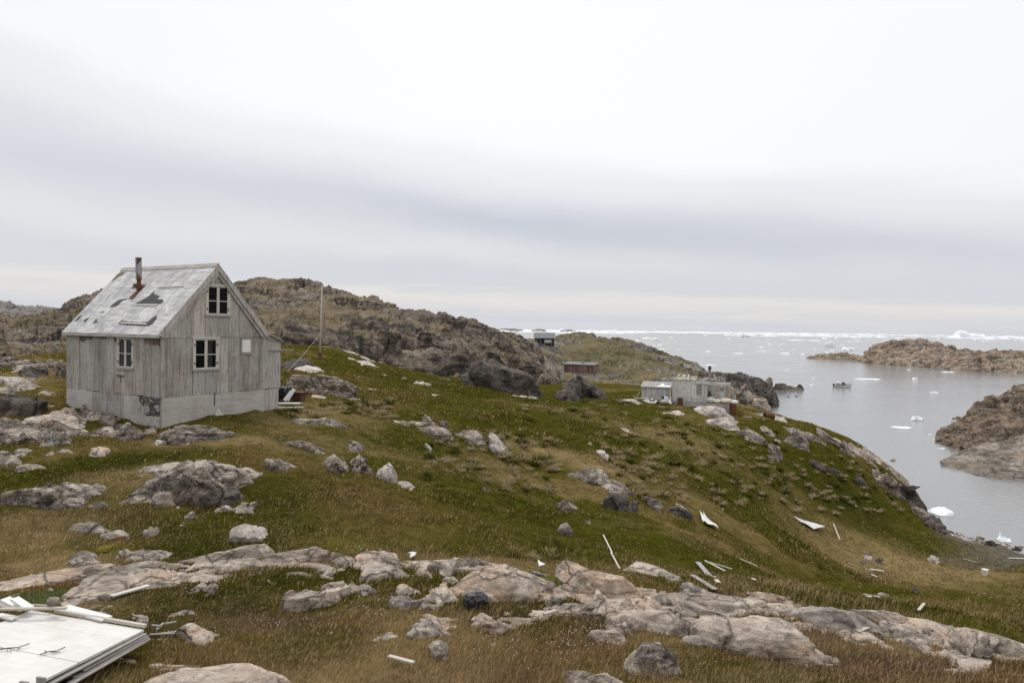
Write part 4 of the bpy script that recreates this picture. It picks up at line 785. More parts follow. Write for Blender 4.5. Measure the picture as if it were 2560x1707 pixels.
for i in range(64):
    px = rr.uniform(0,2560); py = np.interp(px,[0,300,640,830,1200,1420,1560,1740,1990,2200,2400,2560],[1462,1440,1400,1396,1410,1440,1468,1484,1512,1548,1592,1632])+abs(rr.gauss(0,1))*55-4
    if py > 1690: continue
    w = hit(px, py); src = protos[k % 3]; o = src if k < 3 else src.copy()
    if k >= 3: C.objects.link(o)
    s = rr.uniform(.45,1.5); o.location = (w[0],w[1],w[2]+.02); o.rotation_euler = (0,0,rr.uniform(0,6.28)); o.scale = (s*rr.uniform(.8,1.6), s, s*rr.uniform(.8,1.5))
    tag(o, "small pale rock breaking through the grass of the near ridge", 'flat rock', "small rocks along the near ridge", 'thing'); k += 1
# two cairns on the hilltop
for px, y0, y1, Yd, lab, mt in ((664,699,709,198,'grey stone cairn on the left summit of the hill','grey'),(755,705,714,199,'reddish pointed cairn on the right summit of the hill','dark')):
    b = at(px, y1, Yd); t = EYE+ray(px,y0)[2]*Yd; h = max(.9, t-b[2]); root = empty('cairn', b); tag(root, lab, 'cairn')
    for j in range(5):
        v, fc = ico(3); s = np.array([1,1,.62])*h*(.40-.05*j); co = v*s*(1+.25*fbm(v*1.3+j*7+px,3))[:,None]+np.array([rr.uniform(-.1,.1)*h, 0, h*(.08+.21*j)])
        npmesh('stone', co, fc, M[mt], root)
# ================================================================== the weathered wooden house
HB = np.array([ray(402,1000)[0]*27.4, 27.4]); HZ = 14.0; HR = math.radians(59.3); W_, L_ = 4.85, 6.54
house = empty('wooden_house', (HB[0],HB[1],HZ), HR)
tag(house, 'weathered grey wooden house with steep patched roof and rusty stovepipe', 'house')
HMi = np.linalg.inv(np.array(Matrix.Translation((HB[0],HB[1],HZ)) @ Matrix.Rotation(HR,4,'Z')))
def to_h(p): return (HMi @ np.array([*p,1]))[:3]
cam_h = to_h((0,0,EYE))
def on_plane(px, py, n, d):                          # line of sight against a plane of the house, in house coordinates
    r = to_h(np.array([0,0,EYE])+ray(px,py)*10)-cam_h; k = (d-np.dot(n,cam_h))/np.dot(n,r); return cam_h+r*k
SK, EV, PK, XM = 1.15, 3.68, 6.34, 2.43; TN = (PK-EV)/XM
rr = random.Random(21)
def wcol(base=.33, sp=.05):
    k = base+rr.uniform(-sp,sp); w_ = rr.uniform(-.025,.03); return (k*(1.06+w_), k, k*(.93-w_))
def ztop(x): return (EV+TN*x if x <= XM else EV+TN*(2*XM-x))-.03
def boards(edges, z0, zt, opens, place, mat, name, parent, base=.33, sp=.06, gap=.012, th=.022):
    mb = MB()
    for a, b in zip(edges, edges[1:]):
        mb.col(*wcol(base,sp)); cuts = sorted({a,b}|{q for o in opens for q in (o[0],o[1]) if a < q < b}); d = rr.uniform(0,.010); lo = z0+rr.uniform(-.02,.015)
        for u, v in zip(cuts, cuts[1:]):
            g0 = gap/2 if u == a else 0; g1 = gap/2 if v == b else 0; iv = [(lo, None)]
            for o in opens:
                if o[0] < (u+v)/2 < o[1]: iv = [(lo, o[2]), (o[3], None)]
            for s, e in iv:
                zu, zv = (zt(u+g0), zt(v-g1)) if e is None else (e, e)
                if min(zu,zv)-s < .03: continue
                q = [(u+g0,s),(v-g1,s),(v-g1,zv)]+([(XM,zt(XM))] if e is None and u < XM < v and zt is ztop else [])+[(u+g0,zu)]
                mb.prism([place(x,-.004-d,z) for x,z in q], Vector(place(0,-th-d,0))-Vector(place(0,0,0))+Vector((0,0,0)))
    return mb.build(name, mat, parent)
pg = lambda x,o,z: (x, o, z)                          # gable: x along, outward -y
pl = lambda y,o,z: (o, y, z)                          # side wall: y along, outward -x
WG = (1.33,2.52,2.15,3.39); WU = (1.90,3.05,4.34,5.54); WS = (1.71,2.81,2.18,3.39)
ins = lambda w_: (w_[0]+.05,w_[1]-.05,w_[2]+.06,w_[3]-.06)
ge = [0,.22,.80,1.33,1.90,2.46,3.02,3.52,4.04,4.58,4.85]
boards(ge, SK, lambda x: min(3.42, ztop(x)), [ins(WG)], pg, M['wood'], 'gable_wall', house)
boards([0.0,.22,.80,1.36,1.90,2.46,3.02,3.52,4.04,4.85], 3.43, ztop, [ins(WU)], pg, M['wood'], 'upper_gable_wall', house, .35)
se = [0.02+i*L_/13 for i in range(13)]+[L_]
boards(se, SK, lambda y: EV-.02, [ins(WS)], pl, M['wood'], 'side_wall', house, .34, .05)
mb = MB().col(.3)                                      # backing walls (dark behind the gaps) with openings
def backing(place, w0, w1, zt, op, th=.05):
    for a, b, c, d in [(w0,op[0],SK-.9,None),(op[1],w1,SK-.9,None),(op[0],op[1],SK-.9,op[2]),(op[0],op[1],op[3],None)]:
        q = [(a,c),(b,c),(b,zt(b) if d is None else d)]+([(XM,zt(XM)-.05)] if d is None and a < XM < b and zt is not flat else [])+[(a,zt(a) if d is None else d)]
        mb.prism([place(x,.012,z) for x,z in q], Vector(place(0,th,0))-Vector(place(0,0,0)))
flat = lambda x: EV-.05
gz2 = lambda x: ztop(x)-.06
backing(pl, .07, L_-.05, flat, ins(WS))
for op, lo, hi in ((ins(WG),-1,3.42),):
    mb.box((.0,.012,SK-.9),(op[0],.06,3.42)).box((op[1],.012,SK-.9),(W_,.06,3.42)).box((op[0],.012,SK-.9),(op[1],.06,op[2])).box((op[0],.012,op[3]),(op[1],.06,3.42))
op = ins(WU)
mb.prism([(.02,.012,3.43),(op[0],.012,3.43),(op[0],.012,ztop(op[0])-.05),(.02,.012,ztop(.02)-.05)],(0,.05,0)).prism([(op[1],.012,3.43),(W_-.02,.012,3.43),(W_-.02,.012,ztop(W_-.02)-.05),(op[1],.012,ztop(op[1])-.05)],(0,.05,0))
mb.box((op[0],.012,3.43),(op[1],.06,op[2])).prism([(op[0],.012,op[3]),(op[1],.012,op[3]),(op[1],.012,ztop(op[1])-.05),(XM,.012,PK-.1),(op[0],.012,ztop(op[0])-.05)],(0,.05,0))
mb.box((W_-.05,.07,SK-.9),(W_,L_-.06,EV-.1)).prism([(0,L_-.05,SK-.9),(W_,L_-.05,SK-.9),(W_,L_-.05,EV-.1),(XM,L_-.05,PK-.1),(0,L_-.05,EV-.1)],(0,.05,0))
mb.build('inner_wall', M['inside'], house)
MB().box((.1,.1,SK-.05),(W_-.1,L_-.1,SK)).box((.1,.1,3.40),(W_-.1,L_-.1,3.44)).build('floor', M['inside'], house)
mb = MB()
for j in range(10):
    x0 = j*W_/10; mb.col(*wcol(.32,.05)).prism([(x0+.006,L_+.004,SK),(x0+W_/10-.006,L_+.004,SK),(x0+W_/10-.006,L_+.004,ztop(x0+W_/10-.006)),(x0+.006,L_+.004,ztop(x0+.006))],(0,.022,0))
mb.build('end_wall', M['wood'], house)
mb = MB()
for j in range(13):
    y0 = j*L_/13; mb.col(*wcol(.32,.05)).box((W_+.004,y0+.006,SK),(W_+.026,y0+L_/13-.006,EV-.02))
mb.build('rear_wall', M['wood'], house)
# skirting panels
def panel(name, p, a, b, z0, z1, mat, base, off=.0, lab=None):
    mb = MB().col(*wcol(base,.02)); q = [p(a+.004,-.008-off,z0),p(b-.004,-.008-off,z0),p(b-.004,-.008-off,z1),p(a+.004,-.008-off,z1)]
    mb.prism(q, Vector(p(0,-.03,0))-Vector(p(0,0,0))); o = mb.build(name, mat, house)
    if lab: o['label'] = lab
panel('skirting_panel', pl, 4.55, L_, -.9, SK-.01, M['skirty'], .46, .004, 'smooth pale skirting panel at the far end')
panel('skirting_panel', pl, 2.35, 4.55, -.9, SK-.02, M['wood'], .33, .0)
panel('skirting_panel', pl, 0, 2.35, -.9, SK-.02, M['stained'], .40, .003, 'skirting panel with black peeled paint')
panel('skirting_panel', pg, 0, 2.30, -.9, SK-.015, M['skirt'], .40, .003)
panel('skirting_panel', pg, 2.30, 2.66, -.9, SK-.03, M['skirt'], .38, .0)
panel('skirting_panel', pg, 2.66, W_, -.9, SK-.015, M['skirt'], .39, .003)
mb = MB()                                              # brown paint left at the board tops
for i, (a, b) in enumerate(zip(se, se[1:])):
    h = rr.uniform(.10,.34) if i not in (0,1) else .36
    n = 7; mb.col(*( (.20,.145,.115) if rr.random() < .6 else (.14,.11,.095)))
    q = [(-.0405, a+.012, EV-.10),(-.0405, b-.012, EV-.10)]+[(-.0405, b-.012-(b-a-.024)*k/n, EV-.27-h*rr.uniform(.55,1)*(1-.3*abs(k-n/2)/n)) for k in range(n+1)]
    mb.prism(q, (-.0015,0,0))
mb.build('paint_strip', wood_mat('brown_paint_remains','z',stain=.9), house)
# corner boards, foot boards, eave
mb = MB().col(*wcol(.36,.02)); mb.box((-.05,-.062,SK),(.10,-.036,EV-.05)); mb.build('corner_board', M['wood'], house)
mb = MB().col(*wcol(.33,.02)); mb.box((W_-.10,-.055,SK),(W_+.05,-.037,EV-.03)); mb.build('corner_board', M['wood'], house)
mb = MB().col(*wcol(.27,.02)); mb.box((-.05,-.05,-.9),(.012,-.034,SK-.02)); mb.build('corner_board', M['wood'], house)
# roof
R = MB().col(.5); ov, og = .16, .10
def rp(x, y, up=0):                                    # point on the front slope
    return (x-up*.738, y, EV+TN*x+up*.674)
for s_ in (1,-1):
    def q(x, y, up): 
        p = rp(x,y,up); return p if s_ == 1 else (2*XM-p[0], p[1], p[2])
    R.raw([q(-ov,-og,.0),q(-ov,L_+og,.0),q(XM,L_+og,.0),q(XM,-og,.0),q(-ov,-og,.05),q(-ov,L_+og,.05),q(XM,L_+og,.05),q(XM,-og,.05)],[(0,1,2,3),(4,7,6,5),(0,4,5,1),(3,2,6,7),(0,3,7,4),(1,5,6,2)])
def roof_mat():
    t = NT('bleached_roof_sheet'); p = t.obj()
    g = t.noise(t.map(p, scale=(5,.6,5)), 1.8, 8, .65, .4); b = t.noise(p, .9, 6, .65, .6); f = t.noise(p, 11, 6, .7)
    c = t.ramp(b, [(.36,(.36,.355,.36)),(.47,(.50,.495,.49)),(.60,(.62,.62,.61))])
    c = t.mix(t.ramp(g, [(.40,.75),(.52,0)]), c, (.33,.325,.325)); c = t.mix(t.ramp(f, [(.56,0),(.64,.7)]), c, (.34,.33,.325))
    c = t.mix(t.ramp(t.noise(p, 4, 7, .7, .5), [(.62,0),(.66,.85)]), c, (.12,.115,.115))
    c = t.mix(t.ramp(t.noise(p, 2.3, 6, .7, .5), [(.58,0),(.66,.6)]), c, (.72,.72,.70))
    br = t.n('ShaderNodeTexBrick', Vector=t.map(p, rot=(0,math.radians(-90+0),math.radians(0))), Scale=1.0)
    t.col(c); t.bump(t.math('ADD', g, f), .4, .015); return t.m
roof = R.build('roof', roof_mat(), house)
mb = MB().col(.42)                                     # lap joints of the sheets
for y in (1.15,2.3,3.4,4.5,5.6): mb.raw([rp(-ov+.01,y,.052),rp(XM-.02,y,.052),rp(XM-.02,y+.035,.058),rp(-ov+.01,y+.035,.058)],[(0,1,2,3)])
mb.build('sheet_joint', M['wood'], roof)
tz = math.cos(math.atan(TN)); nrm = np.array([-TN,0,1.0])*tz; d0 = float(np.dot(nrm, rp(0,0,.051)))
def rpix(cx, cy, up=.0): p = on_plane(120+cx*.30608, 620+cy*.30608, nrm, d0+up); return tuple(p)
def rpatch(name, poly, mat, up=.006, parent=roof):
    b = [rpix(x,y,up) for x,y in poly]; return MB().col(.3).prism(b, tuple(nrm*.004)).build(name, mat, parent)
for poly in ([(705,458),(760,430),(800,408),(838,380),(868,352),(868,378),(915,392),(890,418),(945,420),(935,445),(895,462),(830,468),(760,466)],
             [(505,482),(545,446),(580,424),(645,412),(650,418),(612,428),(595,440),(570,470),(540,480)],
             [(575,618),(600,590),(640,600),(700,603),(760,606),(820,600),(850,572),(890,548),(888,575),(850,622),(820,636),(740,634),(640,630)],
             [(220,595),(250,560),(278,548),(262,570),(232,595)],[(290,605),(300,582),(336,566),(322,585),(300,605)],
             [(360,612),(385,598),(378,590),(410,582),(392,598),(415,602),(385,612)],[(420,525),(445,518),(466,520),(445,527)],[(678,330),(705,312),(735,308),(735,332)]):
    rpatch('bare_patch', poly, M['felt'])
for a, b in (((685,463),(892,465)),((595,612),(805,620)),((893,319),(1105,311))):
    p, q = Vector(rpix(*a,.02)), Vector(rpix(*b,.02)); MB().bar(p, q, .07, .035, up=tuple(nrm)).build('batten', M['paint'], roof)
# moss and bare felt at the far top corner
rpatch('bare_patch', [(560,222),(590,200),(632,197),(610,215),(570,240),(515,275),(540,245)], plain('mossy_edge',(.16,.13,.08),.9), .008)
mb = MB().col(*wcol(.40,.02)); mb.raw([rp(XM-.07,-og-.01,.07),rp(XM-.07,L_+og,.07),(XM,L_+og,PK+.13),(XM,-og-.01,PK+.13),(2*XM-rp(XM-.07,0,.07)[0],-og-.01,rp(XM-.07,0,.07)[2]),(2*XM-rp(XM-.07,0,.07)[0],L_+og,rp(XM-.07,0,.07)[2])],[(0,1,2,3),(3,2,5,4)])
mb.build('ridge_cap', M['woody'], roof)
for s_ in (1,-1):                                      # bargeboards
    mb = MB().col(*wcol(.40,.03)); f = lambda x: x if s_ == 1 else 2*XM-x
    a, b = rp(-ov-.02,0,.07), rp(XM,0,.07); c, d = rp(-ov+.03,0,-.15), (XM,0,PK-.20)
    mb.prism([(f(a[0]),-og-.035,a[2]),(XM,-og-.035,PK+.09),(XM,-og-.035,d[2]),(f(c[0]),-og-.035,c[2])],(0,.03,0))
    a2, c2 = rp(-ov+.02,0,-.17), rp(-ov+.10,0,-.30)
    mb.col(*wcol(.34,.03)).prism([(f(a2[0]),-og+.0,a2[2]),(XM,-og+.0,PK-.22),(XM,-og+.0,PK-.40),(f(c2[0]),-og+.0,c2[2])],(0,.03,0))
    mb.build('bargeboard', M['wood'], roof)
e = rp(-ov,0,.0); mb = MB().col(*wcol(.44,.02)); mb.box((e[0]-.03,-og-.03,e[2]-.09),(e[0],L_+og,e[2]+.035)); mb.col(.35).box((e[0]+.01,-og,e[2]-.10),(-.03,L_+og,e[2]-.075)); mb.build('eave_board', M['woody'], roof)
# windows
def window(p, w_, cur=False):
    x0,x1,z0,z1 = w_; c0 = (.47,.45,.40)
    out = lambda a,b,c,d,o0,o1,mb: mb.prism([p(a,o0,c),p(b,o0,c),p(b,o0,d),p(a,o0,d)], Vector(p(0,o1,0))-Vector(p(0,o0,0)))
    mb = MB().col(*c0); e = .075; xm = (x0+x1)/2
    out(x0,x0+e,z0,z1,-.03,-.062,mb); out(x1-e,x1,z0,z1,-.03,-.062,mb); out(x0-.04,x1+.04,z1-.01,z1+.055,-.03,-.085,mb)
    wn = mb.build('window', M['paint'], house)
    mb = MB().col(*c0); out(x0-.03,x1+.03,z0-.06,z0+.02,-.02,-.095,mb); mb.build('sill', M['greywood'], wn)
    for a, b in ((x0+e,xm-.005),(xm+.005,x1-e)):           # two sashes of two panes
        mb = MB(); s = .055; zc = (z0+z1)/2-.02
        out(a,a+s,z0+.02,z1-.012,-.008,-.048,mb); out(b-s,b,z0+.02,z1-.012,-.008,-.048,mb)
        for za, zb in ((z0+.02,z0+.02+s),(z1-.012-s,z1-.012),(zc-.016,zc+.016)): out(a+s,b-s,za,zb,-.010,-.046,mb)
        mb.build('sash', M['paint'], wn)
        for za, zb in ((z0+.02+s,zc-.016),(zc+.016,z1-.012-s)):
            mb = MB(); out(a+s,b-s,za,zb,-.022,-.026,mb); mb.build('pane', M['glass'], wn)
        mb = MB()
        for zz in (z0+.25,z1-.25):
            xh = a if a == x0+e else b; out(xh-.035,xh+.02,zz-.05,zz+.05,-.063,-.068,mb)
        mb.build('hinge', M['rust'], wn)
    if cur:                                            # curtain hanging inside the right sash
        mb = MB(); n = 8
        for k in range(n):
            a = xm+.12+(x1-xm-.25)*k/n*.8; out(a,a+.04,z0+.05,z1-.08,.10+.02*(k%2),.12+.02*(k%2),mb)
        mb.build('curtain', M['cloth'], wn)
        mb = MB(); out(xm+.12,xm+.34,z0+.08,z0+.33,.07,.09,mb); mb.build('book', plain('pale_blue_card',(.35,.45,.5)), wn)
window(pg, WG, True); window(pg, WU); window(pl, WS)
mb = MB()                                              # curtains behind the side window
for a in (1.85,1.92,2.55,2.62): mb.box((.10,a,2.25),(.12,a+.05,3.3))
mb.build('curtain', plain('grey_curtain',(.22,.21,.2),.9,.1), house)
# white shutter board over the small window
mb = MB().col(.8); mb.box((3.66,-.075,2.80),(4.08,-.04,3.34)); mb.box((3.76,-.079,2.86),(3.80,-.074,3.28)); sh = mb.build('shutter', M['whitepaint'], house)
mb = MB().col(*wcol(.36)); mb.box((3.58,-.085,3.345),(4.16,-.036,3.40)); mb.box((3.58,-.085,2.72),(4.16,-.036,2.785)); mb.box((3.58,-.06,2.79),(3.655,-.036,3.34)); mb.box((4.085,-.06,2.79),(4.15,-.036,3.34)); mb.build('shutter_frame', M['greywood'], house)
# little iron catch and vents
MB().bar((-.06,2.35,1.86),(-.06,2.85,1.88),.05,.03).box((-.05,2.55,1.60),(-.03,2.57,1.90)).build('iron_catch', M['rust'], house)
mb = MB()
for x, z in ((.98,2.05),(3.28,2.62),(3.0,2.1)): mb.tube([(x,-.03,z),(x,-.06,z)], .055, 10)
mb.build('vent', M['greywood'], house)
MB().bar((2.34,-.05,SK-.03),(2.34,-.05,SK-.50),.03,.02).build('iron_strap', M['rust'], house)
mb = MB().col(.45); mb.prism([(2.45,-.06,.55),(2.72,-.06,.28),(2.85,-.06,.05),(2.25,-.06,.05)],(0,-.03,0)); mb.build('plaster_mound', M['paint'], house)
# stovepipe
cb = np.array(rpix(742,345,.0)); top = on_plane(120+743*.30608, 620+80*.30608, np.array([0,1.0,0]), cb[1]); zt_ = top[2]-cb[2]
sp = MB().tube([(cb[0],cb[1],cb[2]+zt_*.33),(cb[0]-.01,cb[1]+.02,cb[2]+zt_)], .125, 16, cap=False); pipe = sp.build('stovepipe', None or M['zinc'], house, smooth=True)
MB().tube([(cb[0],cb[1],cb[2]+zt_*.325),(cb[0],cb[1],cb[2]+zt_*.345)],.13,16).tube([(cb[0]-.01,cb[1]+.02,cb[2]+zt_*.99),(cb[0]-.01,cb[1]+.02,cb[2]+zt_*1.005)],.13,16).build('pipe_rim', M['rust'], pipe)
MB().tube([(cb[0],cb[1],cb[2]-.25),(cb[0],cb[1],cb[2]+zt_*.35)],.085,14).tube([(cb[0],cb[1],cb[2]+zt_*.04),(cb[0],cb[1],cb[2]+zt_*.20)],.105,14).box((cb[0]-.16,cb[1]-.02,cb[2]+zt_*.10),(cb[0],cb[1]+.16,cb[2]+zt_*.19)).build('pipe_base', M['rust'], pipe)
mb = MB()                                              # rust bands where the zinc has gone
for k in range(10):
    a0 = 3.6+k*.16; 
    mb.raw([(cb[0]-.01*f_+.127*math.cos(a), cb[1]+.02*f_+.127*math.sin(a), cb[2]+zt_*h) for a, h, f_ in ((a0,.985,1),(a0+.17,.985,1),(a0+.17,.78+.018*(k-3)+.06,.8),(a0,.78+.018*(k-4)+.06,.8))],[(0,1,2,3)])
    mb.raw([(cb[0]-.01*f_+.127*math.cos(a), cb[1]+.02*f_+.127*math.sin(a), cb[2]+zt_*h) for a, h, f_ in ((a0,.35,.1),(a0+.17,.35,.1),(a0+.17,.50-.014*k,.3),(a0,.51-.014*k,.3))],[(0,1,2,3)])
mb.build('rust_band', M['rust'], pipe)
rpatch('flashing', [(655,418),(700,368),(735,340),(770,300),(800,302),(770,335),(740,365),(700,412)], M['rust'], .012)
# lean-to on the far side
ax0, ax1 = W_+.03, W_+1.0
mb = MB()
mb.col(*wcol(.35,.02)).prism([(ax0+.01,.10,SK+.02),(ax1,.10,SK+.02),(ax1,.10,3.15),(ax0+.01,.10,3.35)],(0,-.025,0))
mb.col(*wcol(.32,.02)).prism([(ax0+.01,.10,3.36),(ax1,.10,3.16),(ax1,.10,3.30),(ax0+.01,.10,3.60)],(0,-.02,0))
mb.col(*wcol(.30,.02)).box((ax1-.02,.10,SK),(ax1,3.1,3.2)).box((ax0,3.08,SK),(ax1,3.1,3.3))
an = mb.build('lean_to', M['wood'], house)
MB().col(*wcol(.36,.02)).prism([(ax0+.02,.09,.0+.18),(ax1-.12,.09,.0+.22),(ax1-.12,.09,SK+.0),(ax0+.02,.09,SK-.04)],(0,-.025,0)).build('skirting_panel', M['wood'], an)
MB().col(.38).raw([(W_-.05,-.02,3.74),(ax1+.08,-.02,3.26),(ax1+.08,3.2,3.26),(W_-.05,3.2,3.74),(W_-.05,-.02,3.70),(ax1+.08,-.02,3.22),(ax1+.08,3.2,3.22),(W_-.05,3.2,3.70)],[(0,1,2,3),(4,7,6,5),(0,4,5,1),(1,5,6,2),(2,6,7,3),(3,7,4,0)]).build('lean_to_roof', M['woody'], an)
for x, y in ((ax1-.17,.12),(ax1-.17,1.6),(ax0+.2,1.5)): MB().col(.36).box((x,y,-.9),(x+.11,y+.11,SK)).build('post', M['greywood'], an)
MB().col(.3).box((ax0+.2,.3,-.15),(ax1-.2,.36,-.03)).box((ax0+.2,.8,.08),(ax1-.2,.86,.2)).build('crossbar', M['greywood'], an)
p0 = on_plane(120+1830*.30608, 620+832*.30608, np.array([0,1.0,0]), -.02); p1 = on_plane(120+2005*.30608, 620+833*.30608, np.array([0,1.0,0]), .05)
MB().col(.42).bar(tuple(p0-np.array([.1,0,0])), tuple(p1), .05, .055).build('peg', M['greywood'], an)
M['dullwhite'] = plain('dull_white_sheet', (.60,.60,.585), .6, .3, 0, .15, 4)
# ================================================================== helpers for things lying about
def ground_z(x, y): return max(float(gz(x,y)[0]+bump_field(np.array([x]),np.array([y]))[0]), 0)
def onground(px, py, up=0.0):
    p = hit(px,py); return np.array([p[0],p[1],ground_z(p[0],p[1])+up])
def facing(p): return math.atan2(-p[0], p[1])          # turn so that local x runs across the view, y away
# ------------------------------------------------------------------ ruined cabin
cp = np.array([ray(1683,1005)[0]*76, 76.0]); cz = EYE+ray(1683,1003)[2]*76
cab = empty('ruined_cabin', (cp[0],cp[1],cz), facing(cp)-.06)
tag(cab, 'half collapsed grey cabin with open porch frame above the bay', 'cabin')
rr = random.Random(4)
def cc(b=.42, s=.04): k = b*1.28+rr.uniform(-s,s); return (k*1.02,k,k*.97)
mb = MB()                                              # front wall of panels, window hole left open
for i, (a, b) in enumerate(((0,.62),(.62,1.25),(1.25,1.85),(1.85,2.36))):
    for z0, z1 in ((.05,.5),(.5,.95),(.95,1.4),(1.4,1.8),(1.8,2.25)): mb.col(*cc(.45,.045)).box((a+.006,-rr.uniform(.0,.02)-.04,z0+.004),(b-.006,0,z1-.004))
for a, b, z0, z1 in ((2.36,3.47,.05,.84),(2.36,2.40,.84,1.92),(2.88,3.47,.84,1.92)):
    n = max(1,int((b-a)/.22))
    for k in range(n): mb.col(*cc(.43,.04)).box((a+(b-a)*k/n+.004,-.05,z0),(a+(b-a)*(k+1)/n-.004,-.01,z1))
mb.build('front_wall', M['wood'], cab)
mb = MB()
for k in range(8): mb.col(*cc(.36,.05)).box((-.03,k*.38,.0),(.03,k*.38+.365,2.28))
mb.col(.5).box((-.10,-.10,-.3),(.0,-.02,2.55)).box((-.34,-.12,-.1),(-.27,-.05,1.55)).box((-.2,-.11,1.55),(-.02,-.06,1.62))
mb.build('side_wall', M['wood'], cab)
mb = MB()
for k in range(9): mb.col(*cc(.36,.05)).box((k*.39+.05,3.0,0),(k*.39+.43,3.05,2.1))
mb.col(.05).box((3.40,.05,0),(3.46,2.95,2.0)); mb.build('rear_wall', M['wood'], cab)
mb = MB()
for k in range(6): mb.col(.18+rr.uniform(-.03,.03)).box((2.41+k*.078,-.02,.86),(2.41+k*.078+.07,.01,1.9))
wd = mb.build('window', M['greywood'], cab); wd['label'] = 'window boarded up with brown slats'
MB().col(.4).box((2.34,-.09,.80),(2.93,-.02,.85)).box((2.34,-.08,.85),(2.385,-.045,1.92)).box((2.885,-.08,.85),(2.93,-.045,1.92)).build('window_frame', M['bleached'], wd)
mb = MB().col(.62)                                     # long fascia beam carried by thin posts
mb.box((2.30,-.14,1.93),(5.75,-.06,2.20)); mb.build('beam', M['woodx'], cab)
for x, y, z in ((4.02,-.12,1.95),(4.66,.1,1.95),(5.22,-.1,1.95),(5.70,-.1,1.95),(4.3,2.6,2.3),(5.2,2.6,2.3),(4.66,1.4,2.7)): MB().col(.5).box((x-.035,y-.03,-.2),(x+.035,y+.03,z)).build('post', M['bleached'], cab)
mb = MB().col(.45)
for z in (2.42,2.66): mb.box((4.05,.9,z),(5.25,.95,z+.05))
for x in (4.05,4.6,5.2): mb.box((x,.9,2.2),(x+.05,.95,2.7))
mb.build('roof_railing', M['bleached'], cab)
mb = MB(); mb.col(.34)
for k in range(4): mb.col(*cc(.30,.04)).box((3.32+k*.64,-.35,-1.0),(3.94+k*.64,-.28,-.07))
mb.build('porch_plinth', M['wood'], cab)
mb = MB().col(.40); mb.box((3.3,-.33,-.07),(5.95,2.6,-.01)); mb.build('porch_floor', M['woodx'], cab)
MB().col(.42).box((0,-.02,-.7),(3.3,.05,.03)).build('foundation', M['woodx'], cab)
mb = MB()
for z in (.10,.42,.95): mb.col(.42).bar((3.45,2.5,z+.1),(5.75,2.5,z+.1),.05,.11)
mb.build('rear_rail', M['greywood'], cab)
mb = MB().col(.5)
for k in range(4): mb.box((3.62+k*.14,1.3,.1),(3.62+k*.14+.13,1.33,1.85))
o = mb.build('green_panel', plain('pale_green_panel',(.40,.46,.38)), cab); 
MB().prism([(3.5,.5,0),(4.1,.6,0),(3.75,.55,1.2),(3.55,.5,1.1)],(.0,.05,0)).build('leaning_board', M['felt'], cab)
MB().box((4.15,1.2,0),(4.6,1.6,.95)).box((4.12,1.15,.95),(4.65,1.65,1.0)).build('white_cupboard', M['paint'], cab)
MB().box((4.72,.9,.02),(5.12,1.3,1.05)).box((4.75,.88,.5),(5.09,.9,1.0)).build('blue_cupboard', plain('pale_blue_paint',(.42,.50,.54)), cab)
mb = MB()                                              # torn roof: boards and rafters left on top
for k in range(12):
    x = .1+k*.2; mb.col(.5).bar((x,-.05,2.32+rr.uniform(0,.06)),(x+rr.uniform(-.2,.5),2.8,2.5+rr.uniform(0,.25)),.14,.03)
for k in range(9):
    x = rr.uniform(2.3,4.9); mb.bar((x-.4,rr.uniform(0,2),2.28),(x+rr.uniform(-.2,.7),rr.uniform(0,2.4),2.35+rr.uniform(0,.28)),.16,.03)
mb.box((.1,-.1,2.27),(2.35,-.03,2.33)).box((.12,-.1,2.55),(2.3,-.05,2.62))
for x in (.15,.9,1.7,2.3): mb.box((x,-.1,2.33),(x+.06,-.05,2.55))
mb.bar((4.35,.5,2.25),(4.05,.6,3.05),.18,.03).box((4.93,.5,2.2),(4.96,.53,3.2)); mb.build('roof_frame', M['bleached'], cab)
mb = MB(); mb.tube([(3.62,1.6,2.2),(3.62,1.6,3.3)],.11,12); sp2 = mb.build('stovepipe', M['zinc'], cab)
MB().tube([(3.62,1.6,3.3),(3.64,1.6,3.42),(3.63,1.6,3.75)],[.12,.17,.15],12).build('pipe_cap', M['rust'], sp2)
# low shed on its left: a building of its own, leaning on the cabin
sh = empty('low_shed', cab.matrix_basis @ Vector((-3.32,.1,0)), cab.rotation_euler.z); tag(sh, 'low grey shed with battened felt roof against the left of the ruined cabin', 'shed')
mb = MB()
for k in range(17): mb.col(*cc(.33,.06)).box((k*.18+.004,-.03,-.35),(k*.18+.174,0,1.38))
for k in range(12): mb.col(*cc(.33,.06)).box((-.03,k*.22,-.35),(0,k*.22+.21,1.4+k*.03))
mb.build('wall', M['wood'], sh)
MB().raw([(-.1,-.14,1.40),(3.08,-.14,1.40),(3.08,2.8,1.78),(-.1,2.8,1.78),(-.1,-.14,1.46),(3.08,-.14,1.46),(3.08,2.8,1.84),(-.1,2.8,1.84)],[(0,1,2,3),(4,7,6,5),(0,4,5,1),(1,5,6,2),(2,6,7,3),(3,7,4,0)]).build('roof', plain('grey_felt',(.27,.27,.26)), sh)
mb = MB()
for x in (-.05,.4,.85,1.35): mb.bar((x,-.13,1.475),(x,2.8,1.855),.06,.035)
mb.bar((-.1,-.16,1.43),(3.08,-.16,1.43),.03,.12); mb.build('batten', M['bleached'], sh)
MB().prism([(1.35,-.1,1.482),(3.05,-.1,1.482),(3.05,.7,1.59),(2.3,.8,1.60),(2.2,1.7,1.72),(1.9,1.6,1.71),(1.9,.7,1.59)],(0,0,.012)).build('white_sheet', M['whitepaint'], sh)
def local(base, x, y, z): return np.array(base.matrix_basis @ Vector((x,y,z)))
def cabpt(x, y, up=0): p = local(cab,x,y,0); return np.array([p[0],p[1],ground_z(p[0],p[1])+up])
